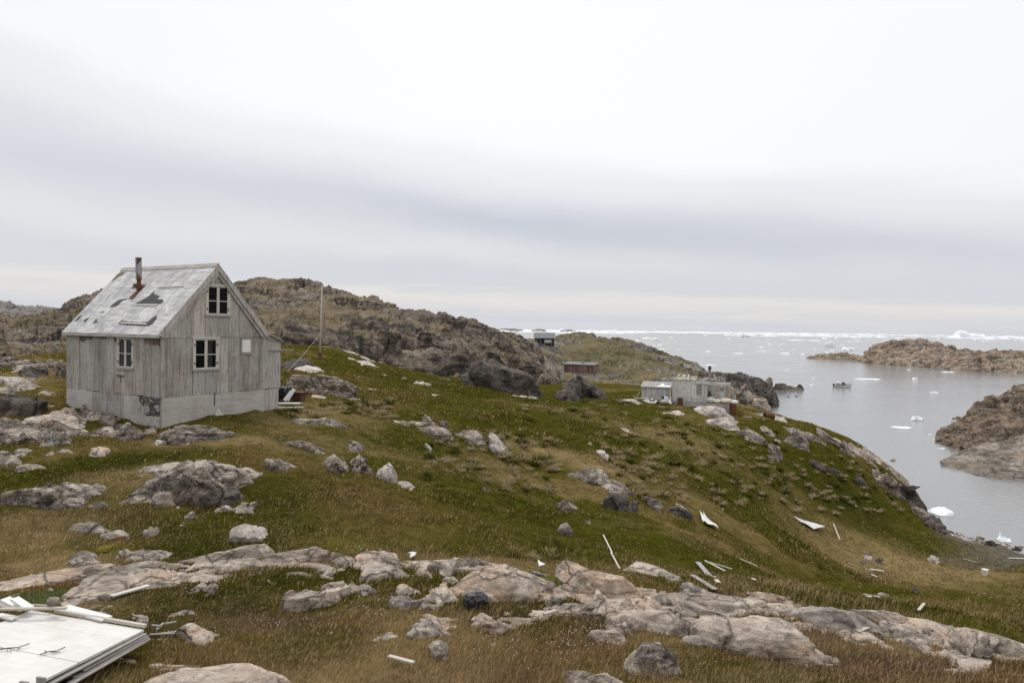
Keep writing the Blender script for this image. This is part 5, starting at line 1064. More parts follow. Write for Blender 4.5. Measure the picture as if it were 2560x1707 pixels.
# soft bundles on the porch
def lump(name, size, mat, loc, rz, seed, label=None, cat=None, rough=.22, n=4, group=None):
    v, f = ico(n); v = v/((np.abs(v)**2.1).sum(1)**(1/2.1))[:,None]; q = v*1.3+seed
    p = v*np.array(size)/2*(1+rough*fbm(q,4)+rough*.6*ridged(q*1.7,3))[:,None]; p[:,2] += size[2]/2*.9
    o = npmesh(name, p, f, mat); o.location = tuple(loc); o.rotation_euler = (0,0,rz); return tag(o, label, cat, group)
cream = plain('cream_canvas',(.60,.55,.42),.9)
for x,y,sz,mt,lb in ((3.8,.2,(.95,1.1,.62),M['cloth'],'grey white bundle at the cabin end of the porch'),(4.5,.1,(.9,1,.42),cream,'cream bundle in the middle of the porch'),(5.35,.1,(1.3,1.3,.58),cream,'largest cream mattress lying on the outer half of the porch'),(6.15,-.05,(.75,.9,.42),M['whitepaint'],'white bundle sagging over the outer porch end')):
    p = local(cab,x,y,.0); lump('bundle', sz, mt, p, cab.rotation_euler.z, x*3, lb, 'bundle')
# drums
def drum(loc, rot, lab, s=1.0, open_=True, mat=None):
    r_ = empty('oil_drum', loc); r_.rotation_euler = rot; r_.scale = (s,)*3; tag(r_, lab, 'oil drum')
    prof = [(.29,0),(.30,.02),(.285,.04),(.285,.28),(.30,.30),(.285,.32),(.285,.56),(.30,.58),(.285,.60),(.285,.84),(.30,.86),(.30,.88)]
    MB().tube([(0,0,z) for r,z in prof],[r for r,z in prof],20,cap=False).raw([(.29*math.cos(k*.314),.29*math.sin(k*.314),.01) for k in range(20)],[tuple(range(20))]).build('shell', mat or M['rust'], r_)
    if open_: MB().tube([(0,0,.02),(0,0,.87)],[.27,.275],20,cap=False).raw([(.27*math.cos(k*.314),.27*math.sin(k*.314),.03) for k in range(20)],[tuple(range(20))]).build('inner_shell', M['felt'], r_)
    else: MB().raw([(.29*math.cos(k*.314),.29*math.sin(k*.314),.855) for k in range(20)],[tuple(range(20))]).tube([(.15,0,.85),(.15,0,.875)],.035,10).build('lid', mat or M['rust'], r_)
drum(cabpt(.75,-.6), (0,0,.4), 'rusty oil drum standing in front of the cabin wall', .95, False)
drum(cabpt(6.05,-.35), (0,.0,1), 'rusty oil drum under the outer end of the porch', 1.15, False)
drum(cabpt(6.5,-.9), (1.45,0,.9), 'small rust brown drum lying right of the porch', .5, False)
p = onground(1924,1048,.24); drum(p+np.array([.45,0,.0]), (0,-1.5,.35+facing(p)), 'rusty open barrel lying on the pale rock near the bay', 1.15)
drum(cabpt(-1.25,-.35), (.6,.5,0), 'black drum leaning on the front of the low shed', .8, True, M['blackplastic'])
# crossed sticks
b1 = at(1583,1001,77); r_ = empty('trestle', b1, facing(b1)); tag(r_, 'pale crossed trestle sticks standing left of the low shed', 'trestle')
MB().bar((-.05,0,-.1),(.68,.1,.92),.06,.06).build('leg', M['bleached'], r_); MB().bar((-.02,.1,.55),(.70,.0,-.05),.06,.06).build('leg', M['bleached'], r_)
# rubbish heap before the low shed
rr = random.Random(12)
for k in range(26):
    x, y = rr.uniform(-3.1,-.25), rr.uniform(-1.3,-.35); p = cabpt(x,y, .06+.45*max(0,1-abs(x+1.2)/1.5)*rr.random())
    a, e = rr.uniform(0,3.14), rr.uniform(-.5,.5); l, w_ = rr.uniform(.25,.95), rr.uniform(.10,.34)
    d = np.array([math.cos(a)*math.cos(e), math.sin(a)*math.cos(e), math.sin(e)])*l/2
    o = MB().bar(-d, d, w_, .03).build('scrap_board', rr.choice([M['whitepaint'],M['paint'],M['bleached'],M['cloth']])); o.location = tuple(p)
    tag(o, 'pale board or scrap thrown on the rubbish heap before the low shed', 'scrap', 'scrap boards on the rubbish heap')
lump('sack', (.8,.7,.45), M['cloth'], cabpt(-1.0,-.75), .3, 5, 'crumpled white sack on top of the rubbish heap', 'sack', .35)
lump('sack', (1.0,.6,.35), plain('brownish_cloth',(.34,.28,.22)), cabpt(-.9,-1.25), .1, 9, 'brownish sack at the front of the rubbish heap', 'sack', .35)
o = MB().box((-.22,-.2,0),(.22,.2,.42)).build('box', plain('white_blue_box',(.62,.66,.74)), bevel=.02); o.location = tuple(cabpt(-.75,-.6,.25)); o.rotation_euler = (.1,.15,cab.rotation_euler.z+.1); tag(o, 'white and blue box on the rubbish heap', 'box')
tp = [cabpt(-2.75,-1.05,.05),cabpt(-2.65,-1.35,.03),cabpt(-2.2,-1.5,.05),cabpt(-1.75,-1.4,.10),cabpt(-1.7,-1.0,.18)]
tag(MB().tube([tuple(q) for q in tp],[.10,.12,.13,.12,.08],8).build('curved_pipe', M['whitepaint'], smooth=True), 'white curved pipe piece lying before the rubbish heap', 'pipe')
tag(MB().tube([tuple(cabpt(-4.2,-.9,.04)),tuple(cabpt(-3.7,-.75,.15)),tuple(cabpt(-3.0,-.7,.22)),tuple(cabpt(-2.2,-.7,.2))],[.04,.06,.08,.06],8).build('timber', M['bleached'], smooth=True), 'bent tan timber sticking out left of the rubbish heap', 'timber')
for a,b,lb in (((-.35,-1.2,.05),(-.85,-.5,.55),'pale plank propped at the right of the rubbish heap'),((-.25,-.9,.02),(-.28,-.3,.65),'short upright plank between heap and cabin corner')):
    tag(MB().bar(tuple(cabpt(*a)),tuple(cabpt(*b)),.16,.03).build('plank', M['bleached']), lb, 'plank')
tag(MB().bar(tuple(cabpt(6.7,-.8,.03)),tuple(cabpt(8.6,-.2,.0)),.18,.05).build('plank', M['bleached']), 'long pale plank on the grass right of the porch', 'plank')
# ------------------------------------------------------------------ red shed
def xz(px, py, Y): return at(px,py,Y)
c0 = at(1485,934,158); rs = empty('red_shed', c0, facing(c0)-.36); tag(rs, 'long faded red shed with flat grey roof among the rocks', 'shed')
Lr, Hh, Dp = 7.2, 1.85, 3.0; rr = random.Random(6)
def rc(): k = rr.uniform(.85,1.2); g = rr.random(); return (.17*k,.09*k,.082*k) if g > .35 else (.24*k,.17*k,.155*k)
mb = MB()
for k in range(44): mb.col(*rc()).box((-Lr+k*Lr/44+.004,-.04,.0),(-Lr+(k+1)*Lr/44-.004,0,Hh))
mb.build('front_wall', M['reds'], rs)
mb = MB()
for k in range(18):
    y = k*Dp/18; mb.col(*rc()).box((-.0,y+.004,0),(.04,y+Dp/18-.004,Hh+.16+.012*k)).box((-Lr-.04,y+.004,0),(-Lr,y+Dp/18-.004,Hh+.012*k))
mb.build('end_wall', M['reds'], rs)
mb = MB()
for k in range(44): mb.col(*rc()).box((-Lr+k*Lr/44+.004,Dp,0),(-Lr+(k+1)*Lr/44-.004,Dp+.04,Hh+.3))
mb.build('rear_wall', M['reds'], rs)
MB().raw([(-Lr-.25,-.2,Hh-.02),(.15,-.2,Hh-.02),(.15,Dp+.2,Hh+.36),(-Lr-.25,Dp+.2,Hh+.36),(-Lr-.25,-.2,Hh+.08),(.15,-.2,Hh+.08),(.15,Dp+.2,Hh+.46),(-Lr-.25,Dp+.2,Hh+.46)],[(0,1,2,3),(4,7,6,5),(0,4,5,1),(1,5,6,2),(2,6,7,3),(3,7,4,0)]).build('roof', plain('grey_roof_felt',(.19,.185,.18)), rs)
MB().box((-3.5,1.4,Hh+.2),(-2.9,1.9,Hh+.5)).tube([(-3.2,1.65,Hh+.5),(-3.2,1.65,Hh+.72)],.1,8).build('vent', M['zinc'], rs)
MB().box((-Lr+.1,.3,-1.4),(-.2,.8,-.35)).box((-4.4,.0,-1.2),(-.1,.25,-.12)).build('foundation', M['greywood'], rs)
MB().bar((.05,.9,1.05),(.05,.5,1.0),.03,.25).build('hatch', M['greywood'], rs)
# ------------------------------------------------------------------ far shed on the saddle
c0 = at(1361,857,192); fs = empty('far_shed', c0, facing(c0)); tag(fs, 'small grey roofed open shed on the far saddle', 'shed')
MB().raw([(-2.9,-.5,1.2),(2.9,-.5,1.2),(2.85,1.4,2.6),(-2.85,1.4,2.6),(-2.9,-.5,1.28),(2.9,-.5,1.28),(2.85,1.4,2.7),(-2.85,1.4,2.7)],[(0,1,2,3),(4,7,6,5),(0,4,5,1),(1,5,6,2),(2,6,7,3),(3,7,4,0)]).build('roof', plain('shed_roof',(.2,.2,.2)), fs)
mb = MB().col(.16); mb.box((-2.6,1.5,-2.6),(2.6,1.6,2.4)).box((-2.6,0,-2.6),(-2.5,1.5,1.4)).box((2.5,0,-2.6),(2.6,1.5,1.4)); mb.box((-2.6,-.02,-2.6),(-1.8,.05,1.3)); mb.build('wall', M['wood'], fs)
for x in (-1.2,.0,1.9): MB().box((x,-.1,-2.6),(x+.14,.04,1.3)).build('post', M['greywood'], fs)
MB().box((.0,-.25,.05),(1.8,-.12,.85)).build('door', plain('pale_door',(.48,.47,.47)), fs)
# ------------------------------------------------------------------ flagpole with stays
pb = at(800,898,59); pb[2] = ground_z(pb[0],pb[1]); tp_ = at(805,714,59); fp = empty('flagpole', pb); tag(fp, 'tall bare wooden flagpole held by ropes on the slope', 'flagpole')
rel = tp_-pb
MB().tube([(0,0,-.2),tuple(rel*.55),tuple(rel)],[.072,.062,.042],10).build('pole', M['bleached'], fp, smooth=True)
MB().box((-.35,-.25,-.15),(.4,.25,.12)).box((-.14,-.14,.18),(.14,.14,.5)).build('base', M['rust'], fp)
k = np.array(rel)*.35
for i,(px,py,Yd) in enumerate(((718,942,47),(883,894,70),(706,830,75))):
    e_ = at(px,py,Yd); e_[2] = max(ground_z(e_[0],e_[1]), 0) if i < 2 else e_[2]; e_ = e_-pb
    MB().tube([tuple(k),tuple((k+e_)/2-np.array([0,0,.12])),tuple(e_)],.011,5).build('stay_rope', plain('pale_green_rope',(.42,.46,.40)), fp)
# ------------------------------------------------------------------ motor boat
bw = at(2106,966,240); bw = np.array([bw[0]*240/240,240.0,0]); bt = empty('motor_boat', (ray(2106,966)[0]*239,239,0), -.30); tag(bt, 'small white motor boat with dark windscreen in the bay', 'boat')
ns = 14; V = []; 
for i in range(ns):
    t = i/(ns-1); x = -2.5+5.2*t; w_ = 1.0*(1-max(0,(t-.45)/.55)**2.2); sh_ = .72+.38*t*t; kx = x+.35*max(0,t-.6)
    V += [(kx,-w_,sh_),(x,-w_*.86,.12+.25*max(0,t-.6)),(x-.15*t,0,-.25+.6*max(0,t-.75)),(x,w_*.86,.12+.25*max(0,t-.6)),(kx,w_,sh_)]
Fc = [(i*5+k,i*5+k+1,i*5+k+6,i*5+k+5) for i in range(ns-1) for k in range(4)]+[(0,1,2,3,4)]
MB().raw(V,Fc).build('hull', M['whitepaint'], bt, smooth=False)
MB().raw([(v[0],v[1]*.96,v[2]-.12) for i in range(ns) for v in (V[i*5],V[i*5+4])],[(i*2,i*2+1,i*2+3,i*2+2) for i in range(ns-1)]).build('deck', plain('boat_deck',(.45,.44,.42)), bt)
MB().tube([V[i*5] for i in range(ns)],.05,6).tube([V[i*5+4] for i in range(ns)],.05,6).build('gunwale', M['felt'], bt)
MB().prism([(-.1,-.8,.75),(.9,-.75,.8),(.55,-.65,1.55),(-.1,-.7,1.6)],(0,.05,0)).prism([(-.1,.8,.75),(.9,.75,.8),(.55,.65,1.55),(-.1,.7,1.6)],(0,-.05,0)).prism([(.9,-.75,.8),(.9,.75,.8),(.55,.65,1.55),(.55,-.65,1.55)],(.05,0,0)).build('windscreen', M['blackplastic'], bt)
MB().box((-1.9,-.75,.6),(-.6,.75,1.05)).build('seat_box', plain('tan_seat',(.30,.19,.10)), bt)
lump('canopy',(1.5,1.4,.5),M['whitepaint'],(-1.15,0,1.25),0,3,rough=.1).parent = bt
MB().box((-2.95,-.3,.35),(-2.5,.3,1.15)).box((-2.85,-.12,-.5),(-2.6,.12,.35)).build('outboard_motor', M['blackplastic'], bt, bevel=.06)
mb = MB()
for s_ in (-1,1): mb.tube([(1.2,s_*.8,.95),(1.3,s_*.75,1.45),(2.5,s_*.25,1.5)],.03,6)
mb.build('bow_rail', M['zinc'], bt)
# ------------------------------------------------------------------ collapsed white wall in the foreground
PZ = 13.97
def onz(px, py, z=PZ): d = ray(px,py); k = (z-EYE)/d[2]; return np.array([d[0]*k, k, z])
Rc, Tc = onz(360,1572), onz(78,1524); ex = (Tc-Rc); Lx = np.linalg.norm(ex); ex /= Lx; ey = np.array([ex[1],-ex[0],0]); ey = ey if ey[1] < 0 else -ey
cw = empty('collapsed_wall', Rc, math.atan2(ex[1],ex[0])); tag(cw, 'white painted wall panel fallen flat in the left foreground', 'wall panel')
sg = 1 if np.cross(ex,ey)[2] > 0 else -1
yy = lambda v: v*sg
mb = MB()
for k in range(9): mb.col(.8).box((rr.uniform(-.008,.008),min(yy(k*.33+.002),yy(k*.33+.328)),-.03),(Lx+rr.uniform(-.01,.01),max(yy(k*.33+.002),yy(k*.33+.328)),rr.uniform(-.004,.003)))
mb.build('panel', M['panel'], cw)
mb = MB(); rr = random.Random(8)
for k in range(4):                                     # splayed layers under the right edge
    z = -.045-.02*k; mb.bar((-.02-.022*k,yy(.02),z),(-.01-.03*k+rr.uniform(-.02,.02),yy(1.3+rr.uniform(-.4,.5)),z-rr.uniform(.02,.07)),.09,.016)
mb.build('board_layer', M['greywood'], cw)
MB().box((.04,min(yy(.05),yy(2.9)),-.15),(Lx-.05,max(yy(.05),yy(2.9)),-.06)).build('underside', M['felt'], cw)
MB().bar((.0,yy(-.03),.03),(1.55,yy(-.035),.03),.05,.04).build('edge_batten', M['bleached'], cw)
MB().bar((-.06,yy(1.25),-.26),(-.02,yy(2.6),-.16),.03,.10).build('rail', M['zinc'], cw)
for v in (1.52,1.72,1.92): 
    MB().col(.4).bar((-.05,yy(v),-.3),(-.03,yy(v-.02),.09+rr.uniform(-.04,.03)),.11,.03,up=(0,1,0)).build('stud', M['greywood'], cw)
def plank(px0,py0,px1,py1,wd,label,mat='paint',z=None,th=.03,up=.03,name='plank',cat='plank',zz=None):
    a, b = (onz(px0,py0,z), onz(px1,py1,zz or z)) if z else (onground(px0,py0,up), onground(px1,py1,up))
    if not z: wd *= .6; th *= .55
    m = (a+b)/2; o = MB().bar(tuple(a-m),tuple(b-m),wd,th).build(name, M[mat], bevel=.004 if wd > .03 else 0); o.location = tuple(m); return tag(o,label,cat)
plank(160,1518,268,1546,.16,'white plank lying just behind the back edge of the fallen panel','whitepaint',z=14.0)
plank(0,1522,167,1519,.05,'thin grey batten laid across the back corner of the fallen panel','bleached',z=14.1)
plank(12,1496,62,1522,.14,'left one of two white planks crossed behind the fallen panel','whitepaint',z=14.12,zz=14.03)
plank(36,1495,76,1521,.12,'right one of two white planks crossed behind the fallen panel','whitepaint',z=14.16,zz=14.06)
plank(-10,1510,40,1518,.14,'grey plank under the two crossed white planks','greywood',z=13.96)
plank(-5,1537,38,1545,.10,'white plank end at the left edge behind the fallen panel','whitepaint',z=14.0)
plank(70,1512,132,1515,.04,'bluish grey lath behind the fallen panel','zinc',z=14.06)
for k,(a,b,c,d) in enumerate(((372,1592,448,1585),(375,1598,436,1594),(392,1592,408,1575),(380,1583,400,1588),(412,1588,440,1582))):
    plank(a,b,c,d,.05,('longest grey splinter board right of the fallen panel','second grey splinter board right of the fallen panel','upturned splinter right of the fallen panel','dark splinter close to the panel corner','thin splinter at the rock end right of the fallen panel')[k],'greywood',up=.05+.03*k)
lump('stone', (.16,.14,.13), M['grey'], onz(133,1514,14.1), 0, 3, 'small round stone weighing down the thin grey batten', 'stone', .15)
for px,py,s_,lb in ((28,1622,.16,'dry twig lying on the white panel near the left edge'),(128,1631,.11,'short dry twig in the middle of the white panel')):
    b = onz(px,py,PZ+.015); mb = MB(); rr = random.Random(px)
    mb.tube([(-s_,-.05,0),(-s_*.3,0,.015),(s_*.4,.03,.01),(s_,.10,.03)],.006,5)
    for _ in range(9): x = rr.uniform(-.6,.8)*s_; mb.tube([(x,x*.1,.01),(x+rr.uniform(-.04,.06),x*.1+rr.uniform(-.06,.06),rr.uniform(.0,.04))],.004,4)
    o = mb.build('twig', plain('dry_twig',(.10,.07,.05))); o.location = tuple(b); tag(o, lb, 'twig')
# ------------------------------------------------------------------ boards, sheets and scraps in the grass
plank(278,1506,372,1476,.16,'white plank half sunk in the grass before the bare rock dome',th=.05,up=.06)
plank(430,1480,446,1470,.07,'lower piece of broken white stick on the smooth rock','bleached',up=.16)
plank(444,1468,455,1458,.07,'upper piece of broken white stick on the smooth rock','bleached',up=.18)
plank(972,1666,1034,1684,.10,'weathered white board in the dry grass at the bottom centre','bleached',up=.10,th=.05)
plank(1359,1552,1390,1543,.10,'short white block in the grass right of the black bag','bleached',th=.07,up=.14)
plank(1508,1352,1530,1396,.06,'upper half of the bent white pipe beside the angular flat slab',up=.06,th=.05)
plank(1527,1393,1549,1424,.06,'lower half of the bent white pipe beside the angular flat slab',up=.06,th=.05)
plank(1783,1443,1796,1472,.16,'short white plank on the slope below the scrap wood',up=.08)
plank(1731,1449,1788,1483,.18,'grey driftwood plank pointing down to the ridge','greywood',th=.04,up=.07)
plank(1762,1414,1812,1442,.10,'weathered board on the little scrap wood heap','bleached',up=.14)
plank(1744,1420,1776,1444,.22,'broad grey board on the little scrap wood heap','greywood',up=.08)
plank(1772,1422,1830,1440,.06,'thin stick on the little scrap wood heap','bleached',up=.18)
plank(1850,1406,1892,1424,.06,'thin stick lying in the grass right of the scrap wood heap','bleached',up=.1)
plank(1880,1454,1888,1468,.08,'tiny white stake above the pinkish hump','whitepaint',up=.1)
plank(2122,1415,2180,1431,.20,'longer white board of the pair on the tan meadow','whitepaint',up=.10)
plank(2176,1426,2208,1433,.26,'shorter white board touching the longer one on the tan meadow','whitepaint',up=.14)
plank(2178,1443,2192,1449,.14,'small white chip below the pair of white boards','whitepaint',up=.08)
plank(2160,1485,2198,1504,.09,'thin white stick on the green slope','whitepaint',up=.10)
plank(2168,1498,2176,1501,.12,'white chip lying under the thin white stick','whitepaint',up=.08)
plank(2144,1588,2174,1573,.13,'pale board leaning on the grooved slab','bleached',up=.10)
plank(2084,1313,2100,1344,.14,'narrow white lath right of the flat white sheet','bleached',up=.10)
plank(2522,1391,2562,1394,.18,'white pole on the grass at the right edge near the shore','whitepaint',up=.12)
plank(2408,1394,2442,1402,.12,'grey pole in the grass left of the white pole at the right edge','bleached',up=.08)
plank(2296,1534,2310,1526,.10,'short pale stick low on the green slope above the ridge rocks','bleached',up=.08)
plank(1188,1584-30,1180,1560,.05,'yellowish splinter in the grass under the black bag','bleached',up=.05)
def sheet(name, pts, label, cat, mat='dullwhite', up=.10, curl=.12):
    P_ = [onground(x,y,up) for x,y in pts]; c = sum(P_)/len(P_); q = [p-c for p in P_]
    rs_ = random.Random(int(pts[0][0])); q = [p+np.array([0,0,rs_.uniform(0,curl)]) for p in q]
    n = len(q); ce = np.array([0,0,curl*.3]); V = [ce]+q; V2 = [v-np.array([0,0,.02]) for v in V]
    f = [(0,1+i,1+(i+1)%n) for i in range(n)]+[(n+1,n+2+(i+1)%n,n+2+i) for i in range(n)]+[(1+i,n+2+i,n+2+(i+1)%n,1+(i+1)%n) for i in range(n)]
    o = MB().raw(V+V2,f).build(name, M[mat]); o.location = tuple(c); return tag(o,label,cat)
sheet('metal_sheet', [(1749,1291),(1756,1299),(1761,1306),(1757,1290),(1768,1303),(1777,1311),(1790,1326),(1796,1335),(1784,1328),(1776,1324),(1768,1326),(1762,1318),(1756,1308)], 'torn pointed white sheet standing out in the green meadow', 'sheet')
sheet('metal_sheet', [(1984,1309),(1996,1310),(2010,1308),(2040,1310),(2063,1323),(2050,1327),(2034,1331),(2022,1327),(2012,1328),(2001,1317)], 'flat white sheet with curled edges on the lower meadow', 'sheet', up=.14, curl=.25)
sheet('paper_scrap', [(1344,1419),(1352,1423),(1363,1426),(1358,1429),(1347,1429)], 'crumpled white scrap on the ridge crest left of the mossy pink slab', 'scrap', up=.14, curl=.05)
sheet('paper_scrap', [(1018,1390),(1028,1388),(1042,1389),(1036,1395),(1040,1401),(1024,1404),(1026,1396)], 'crumpled white plastic scrap between two rocks on the ridge crest', 'scrap', up=.10, curl=.05)
# white bucket
b = onground(2462,1444); bk = empty('bucket', b); tag(bk, 'white plastic bucket standing in the right meadow', 'bucket')
MB().tube([(0,0,0),(0,0,.42)],[.15,.19],18).tube([(0,0,.40),(0,0,.44)],.205,18).build('body', M['whitepaint'], bk, smooth=False); MB().tube([(-.2,0,.4),(-.16,-.05,.55),(0,-.07,.6),(.16,-.05,.55),(.2,0,.4)],.008,5).build('handle', M['zinc'], bk)
# black plastic bag
b = onground(1188,1520); lump('plastic_bag', (.38,.28,.27), M['blackplastic'], b, .2, 4, 'crumpled black plastic bag in front of the biggest slab', 'bag', .2, 5)
# turquoise cord on the rock face left of the house
a, c_ = onground(134,1100,.0), None
pt = [at(133+6*t, 1068+49*t, 24.0-.6*t) for t in (0,.25,.5,.75,1)]
g0 = ground_z(pt[-1][0], pt[-1][1]); tag(MB().tube([tuple(p+np.array([.02*math.sin(i*2.),-.15,0])) for i,p in enumerate(pt)], .009, 5).build('cord', plain('turquoise_cord',(.17,.29,.31))), 'turquoise cord hanging down the rock face left of the house', 'cord')
# scrap beside the lean-to
rr = random.Random(2)
for k,(px,py,w_,l,mt,lb) in enumerate(((709,1018,.30,1.5,'whitepaint','broad pale board lying at the lean-to corner'),(712,1026,.2,1.6,'bleached','lower pale board lying at the lean-to corner'))):
    p = onground(px,py); o = MB().bar((-l/2,0,0),(l/2,.1,.02),w_,.04).build('board', M[mt]); o.location = (p[0],p[1],p[2]+.22-.12*k); o.rotation_euler = (0,0,.1*k); tag(o,lb,'board')
for k,(x,h,tl,mt,lb) in enumerate(((718,.55,.5,'whitepaint','white board propped up at the lean-to'),(711,.42,.7,'whitepaint','narrow white board propped left of the other at the lean-to'))):
    p = onground(x,1014); o = MB().bar((0,0,0),(math.sin(tl)*h,.2,h),.16,.025,up=(0,1,0)).build('board', M[mt]); o.location = (p[0],p[1],p[2]+.25); tag(o,lb,'board')
p = onground(712,1008); lump('plastic_bag', (.8,.5,.75), M['blackplastic'], p, .3, 8, 'black tarpaulin heap behind the boards at the lean-to', 'tarpaulin', .4)
p = onground(737,1008); o = MB().box((-.45,-.25,.0),(.45,.25,.45)).box((-.55,-.32,.45),(.55,.3,.5)).box((-.35,-.27,.08),(.35,-.25,.38)).build('crate', plain('dark_red_wood',(.10,.04,.03))); o.location = tuple(p); o.rotation_euler=(0,0,-.2); tag(o,'dark red wooden crate in the grass by the lean-to','crate')
# ------------------------------------------------------------------ sea ice
def floe(px, py, wpx, hpx, seed, label, group=None, tall=False, name='ice_floe', cat='ice floe', hk=.30):
    d = ray(px,py); Y = -EYE/d[2]; X = d[0]*Y; wd = wpx*Y/F; H = max(hpx*Y/F*(.9 if tall else hk), .12); dp = min(wd*.7, hpx*Y/F*Y/EYE*(.6 if not tall else .35)) if not tall else wd*.45
    dp = max(dp, wd*.25); v, f = ico(4 if wpx > 25 else 3); o = np.array([seed*1.7,seed*.9,0])
    v = v/((np.abs(v)**2.6).sum(1)**(1/2.6))[:,None]
    rad = 1+.45*fbm(np.stack([v[:,0]*1.5,v[:,1]*1.5,v[:,2]*.2],1)+o,4,.6)
    hz = .35+.9*np.maximum(0,fbm(np.stack([v[:,0]*2,v[:,1]*2,v[:,0]*0],1)+o*2,4,.6)+.15)*1.6
    p = np.stack([v[:,0]*wd/2*rad, v[:,1]*dp/2*rad, np.where(v[:,2]>0, v[:,2]*H*hz, v[:,2]*.5)],1)
    ob = npmesh(name, p, f, M['snow']); ob.location = (X,Y,0); ob.rotation_euler = (0,0,0); return tag(ob,label,cat,group,'thing')
for a in ((2349,1282,78,30,1,'largest ice floe, stranded beside the boulders under the cliff nose',None,False,'ice_floe','ice floe',.42),(2508,1352,34,26,2,'ice lump afloat off the shore at the right edge',None,False,'ice_floe','ice floe',.6),(2173,948,62,6,3,'long flat floe right of the motor boat'),
 (2254,1069,54,8,4,'long flat floe in mid bay'),(2290,1050,28,14,5,'small pointed ice lump beyond the long flat floe in mid bay',None,False,'ice_floe','ice floe',.6),(2336,981,20,8,6,'small floe in the bay halfway between boat and right headland'),(2288,948,14,8,7,'little angular floe right of the long floe by the boat',None,False,'ice_floe','ice floe',.6),
 (2368,930,30,6,8,'thin floe just in front of the large island'),(2272,924,10,4,9,'tiny floe close to the large island shore'),(2326,1086,10,5,10,'small ice piece before the tip of the right headland'),(2354,1121,16,5,11,'ice piece between the two lobes of the right headland'),(2334,1098,6,3,12,'tiny ice bit next to the tip of the right headland'),
 (2032,946,9,4,13,'small floe left of the motor boat'),(2027,962,9,5,14,'small pointed floe below left of the motor boat'),(1966,924,14,4,15,'low floe off the end of the dark headland')): floe(*a)
for a in ((2008,851,86,4,21,'longest thin floe on the open sea left of the large island'),(2075,866,28,14,22,'ragged floe on the open sea above the small islet',None,True),(2120,876,34,11,23,'heaped floe right behind the small islet',None,True),(1845,884,26,4,24,'thin floe on the open sea above the dark headland'),
 (1962,884,26,7,25,'humped floe on the open sea above the low spit'),(1860,843,36,11,26,'bluish brash ice patch far out in the middle',None,True),(1640,851,22,8,27,'white floe beyond the promontory crest',None,True),(1775,913,26,5,28,'thin floe right behind the end of the promontory')): floe(*a)
rr = random.Random(9)
for k in range(120):
    px = rr.uniform(1330,2600); t = rr.random()**1.8; py = 840+.015*(px-1280)*.6+t*46
    if px > 2130 and py > 856: continue
    floe(px, py, rr.uniform(5,20)*(1 if rr.random() > .12 else 2.4), rr.uniform(1.5,5), 40+k, 'one of the many small ice pieces adrift on the open sea', 'small ice pieces on the open sea', rr.random() < .45)
d = ray(2426,843); Y = -EYE/d[2]*.93; X = d[0]*Y; wd, H = 84*Y/F, 16*Y/F
gx = np.linspace(-1,1,90); gy = np.linspace(-1,1,24); GX, GY = np.meshgrid(gx,gy)
prof = np.interp(GX, [-1,-.9,-.78,-.6,-.35,-.1,.05,.25,.5,.72,.8,1], [0,.35,.95,1,.85,.55,.66,.62,.5,.5,.18,0])*(1-np.abs(GY)**3)
prof *= 1+.22*fbm(np.stack([GX.ravel()*3,GY.ravel()*2,GX.ravel()*0],1),5,s=77).reshape(GX.shape)
i = np.arange(90*24).reshape(24,90); f = np.stack([i[:-1,:-1].ravel(),i[:-1,1:].ravel(),i[1:,1:].ravel(),i[1:,:-1].ravel()],1)
ob = npmesh('iceberg', np.stack([GX.ravel()*wd/2, GY.ravel()*wd*.2, prof.ravel()*H-.4],1), f, M['snow']); ob.location = (X,Y,0); tag(ob,'big white iceberg on the horizon above the right island','iceberg')
# the pack: far too many pieces to count
V = []; Fq = []; rg = np.random.default_rng(3); n = 3000
Yp = 3000*np.exp(rg.random(n)**.8*1.7); up_ = rg.uniform(-.12,.9,n); Xp = up_*Yp
gapn = fbm(np.stack([up_*9, np.log(Yp)*3, up_*0],1), 4, s=9); keep = gapn > -.10+.45*np.exp(-(Yp-3000)/500); Xp, Yp = Xp[keep], Yp[keep]
for x, y in zip(Xp, Yp):
    w_ = rg.uniform(6,45)*(y/4500)**.6; h = rg.gamma(1.4,.9)*(y/4500)**.4+.4; m = 6; b = len(V); ph = rg.random()*6.28
    a = ph+np.arange(m)/m*6.283; r_ = rg.uniform(.6,1.1,m)
    V += [(x+w_*r_[k]*math.cos(a[k]), y+w_*.8*r_[k]*math.sin(a[k]), -.3) for k in range(m)]+[(x+w_*.75*r_[k]*math.cos(a[k]), y+w_*.6*r_[k]*math.sin(a[k]), h*rg.uniform(.5,1.3)) for k in range(m)]+[(x+rg.uniform(-.3,.3)*w_,y,h*rg.uniform(1,1.8))]
    for k in range(m): Fq += [(b+k,b+(k+1)%m,b+m+(k+1)%m),(b+k,b+m+(k+1)%m,b+m+k),(b+m+k,b+m+(k+1)%m,b+2*m)]
tag(npmesh('pack_ice', np.array(V), np.array(Fq), plain('pack_ice_snow',(.72,.75,.78),.7,.2,0,.15,.01,0), smooth=False), kind='stuff')
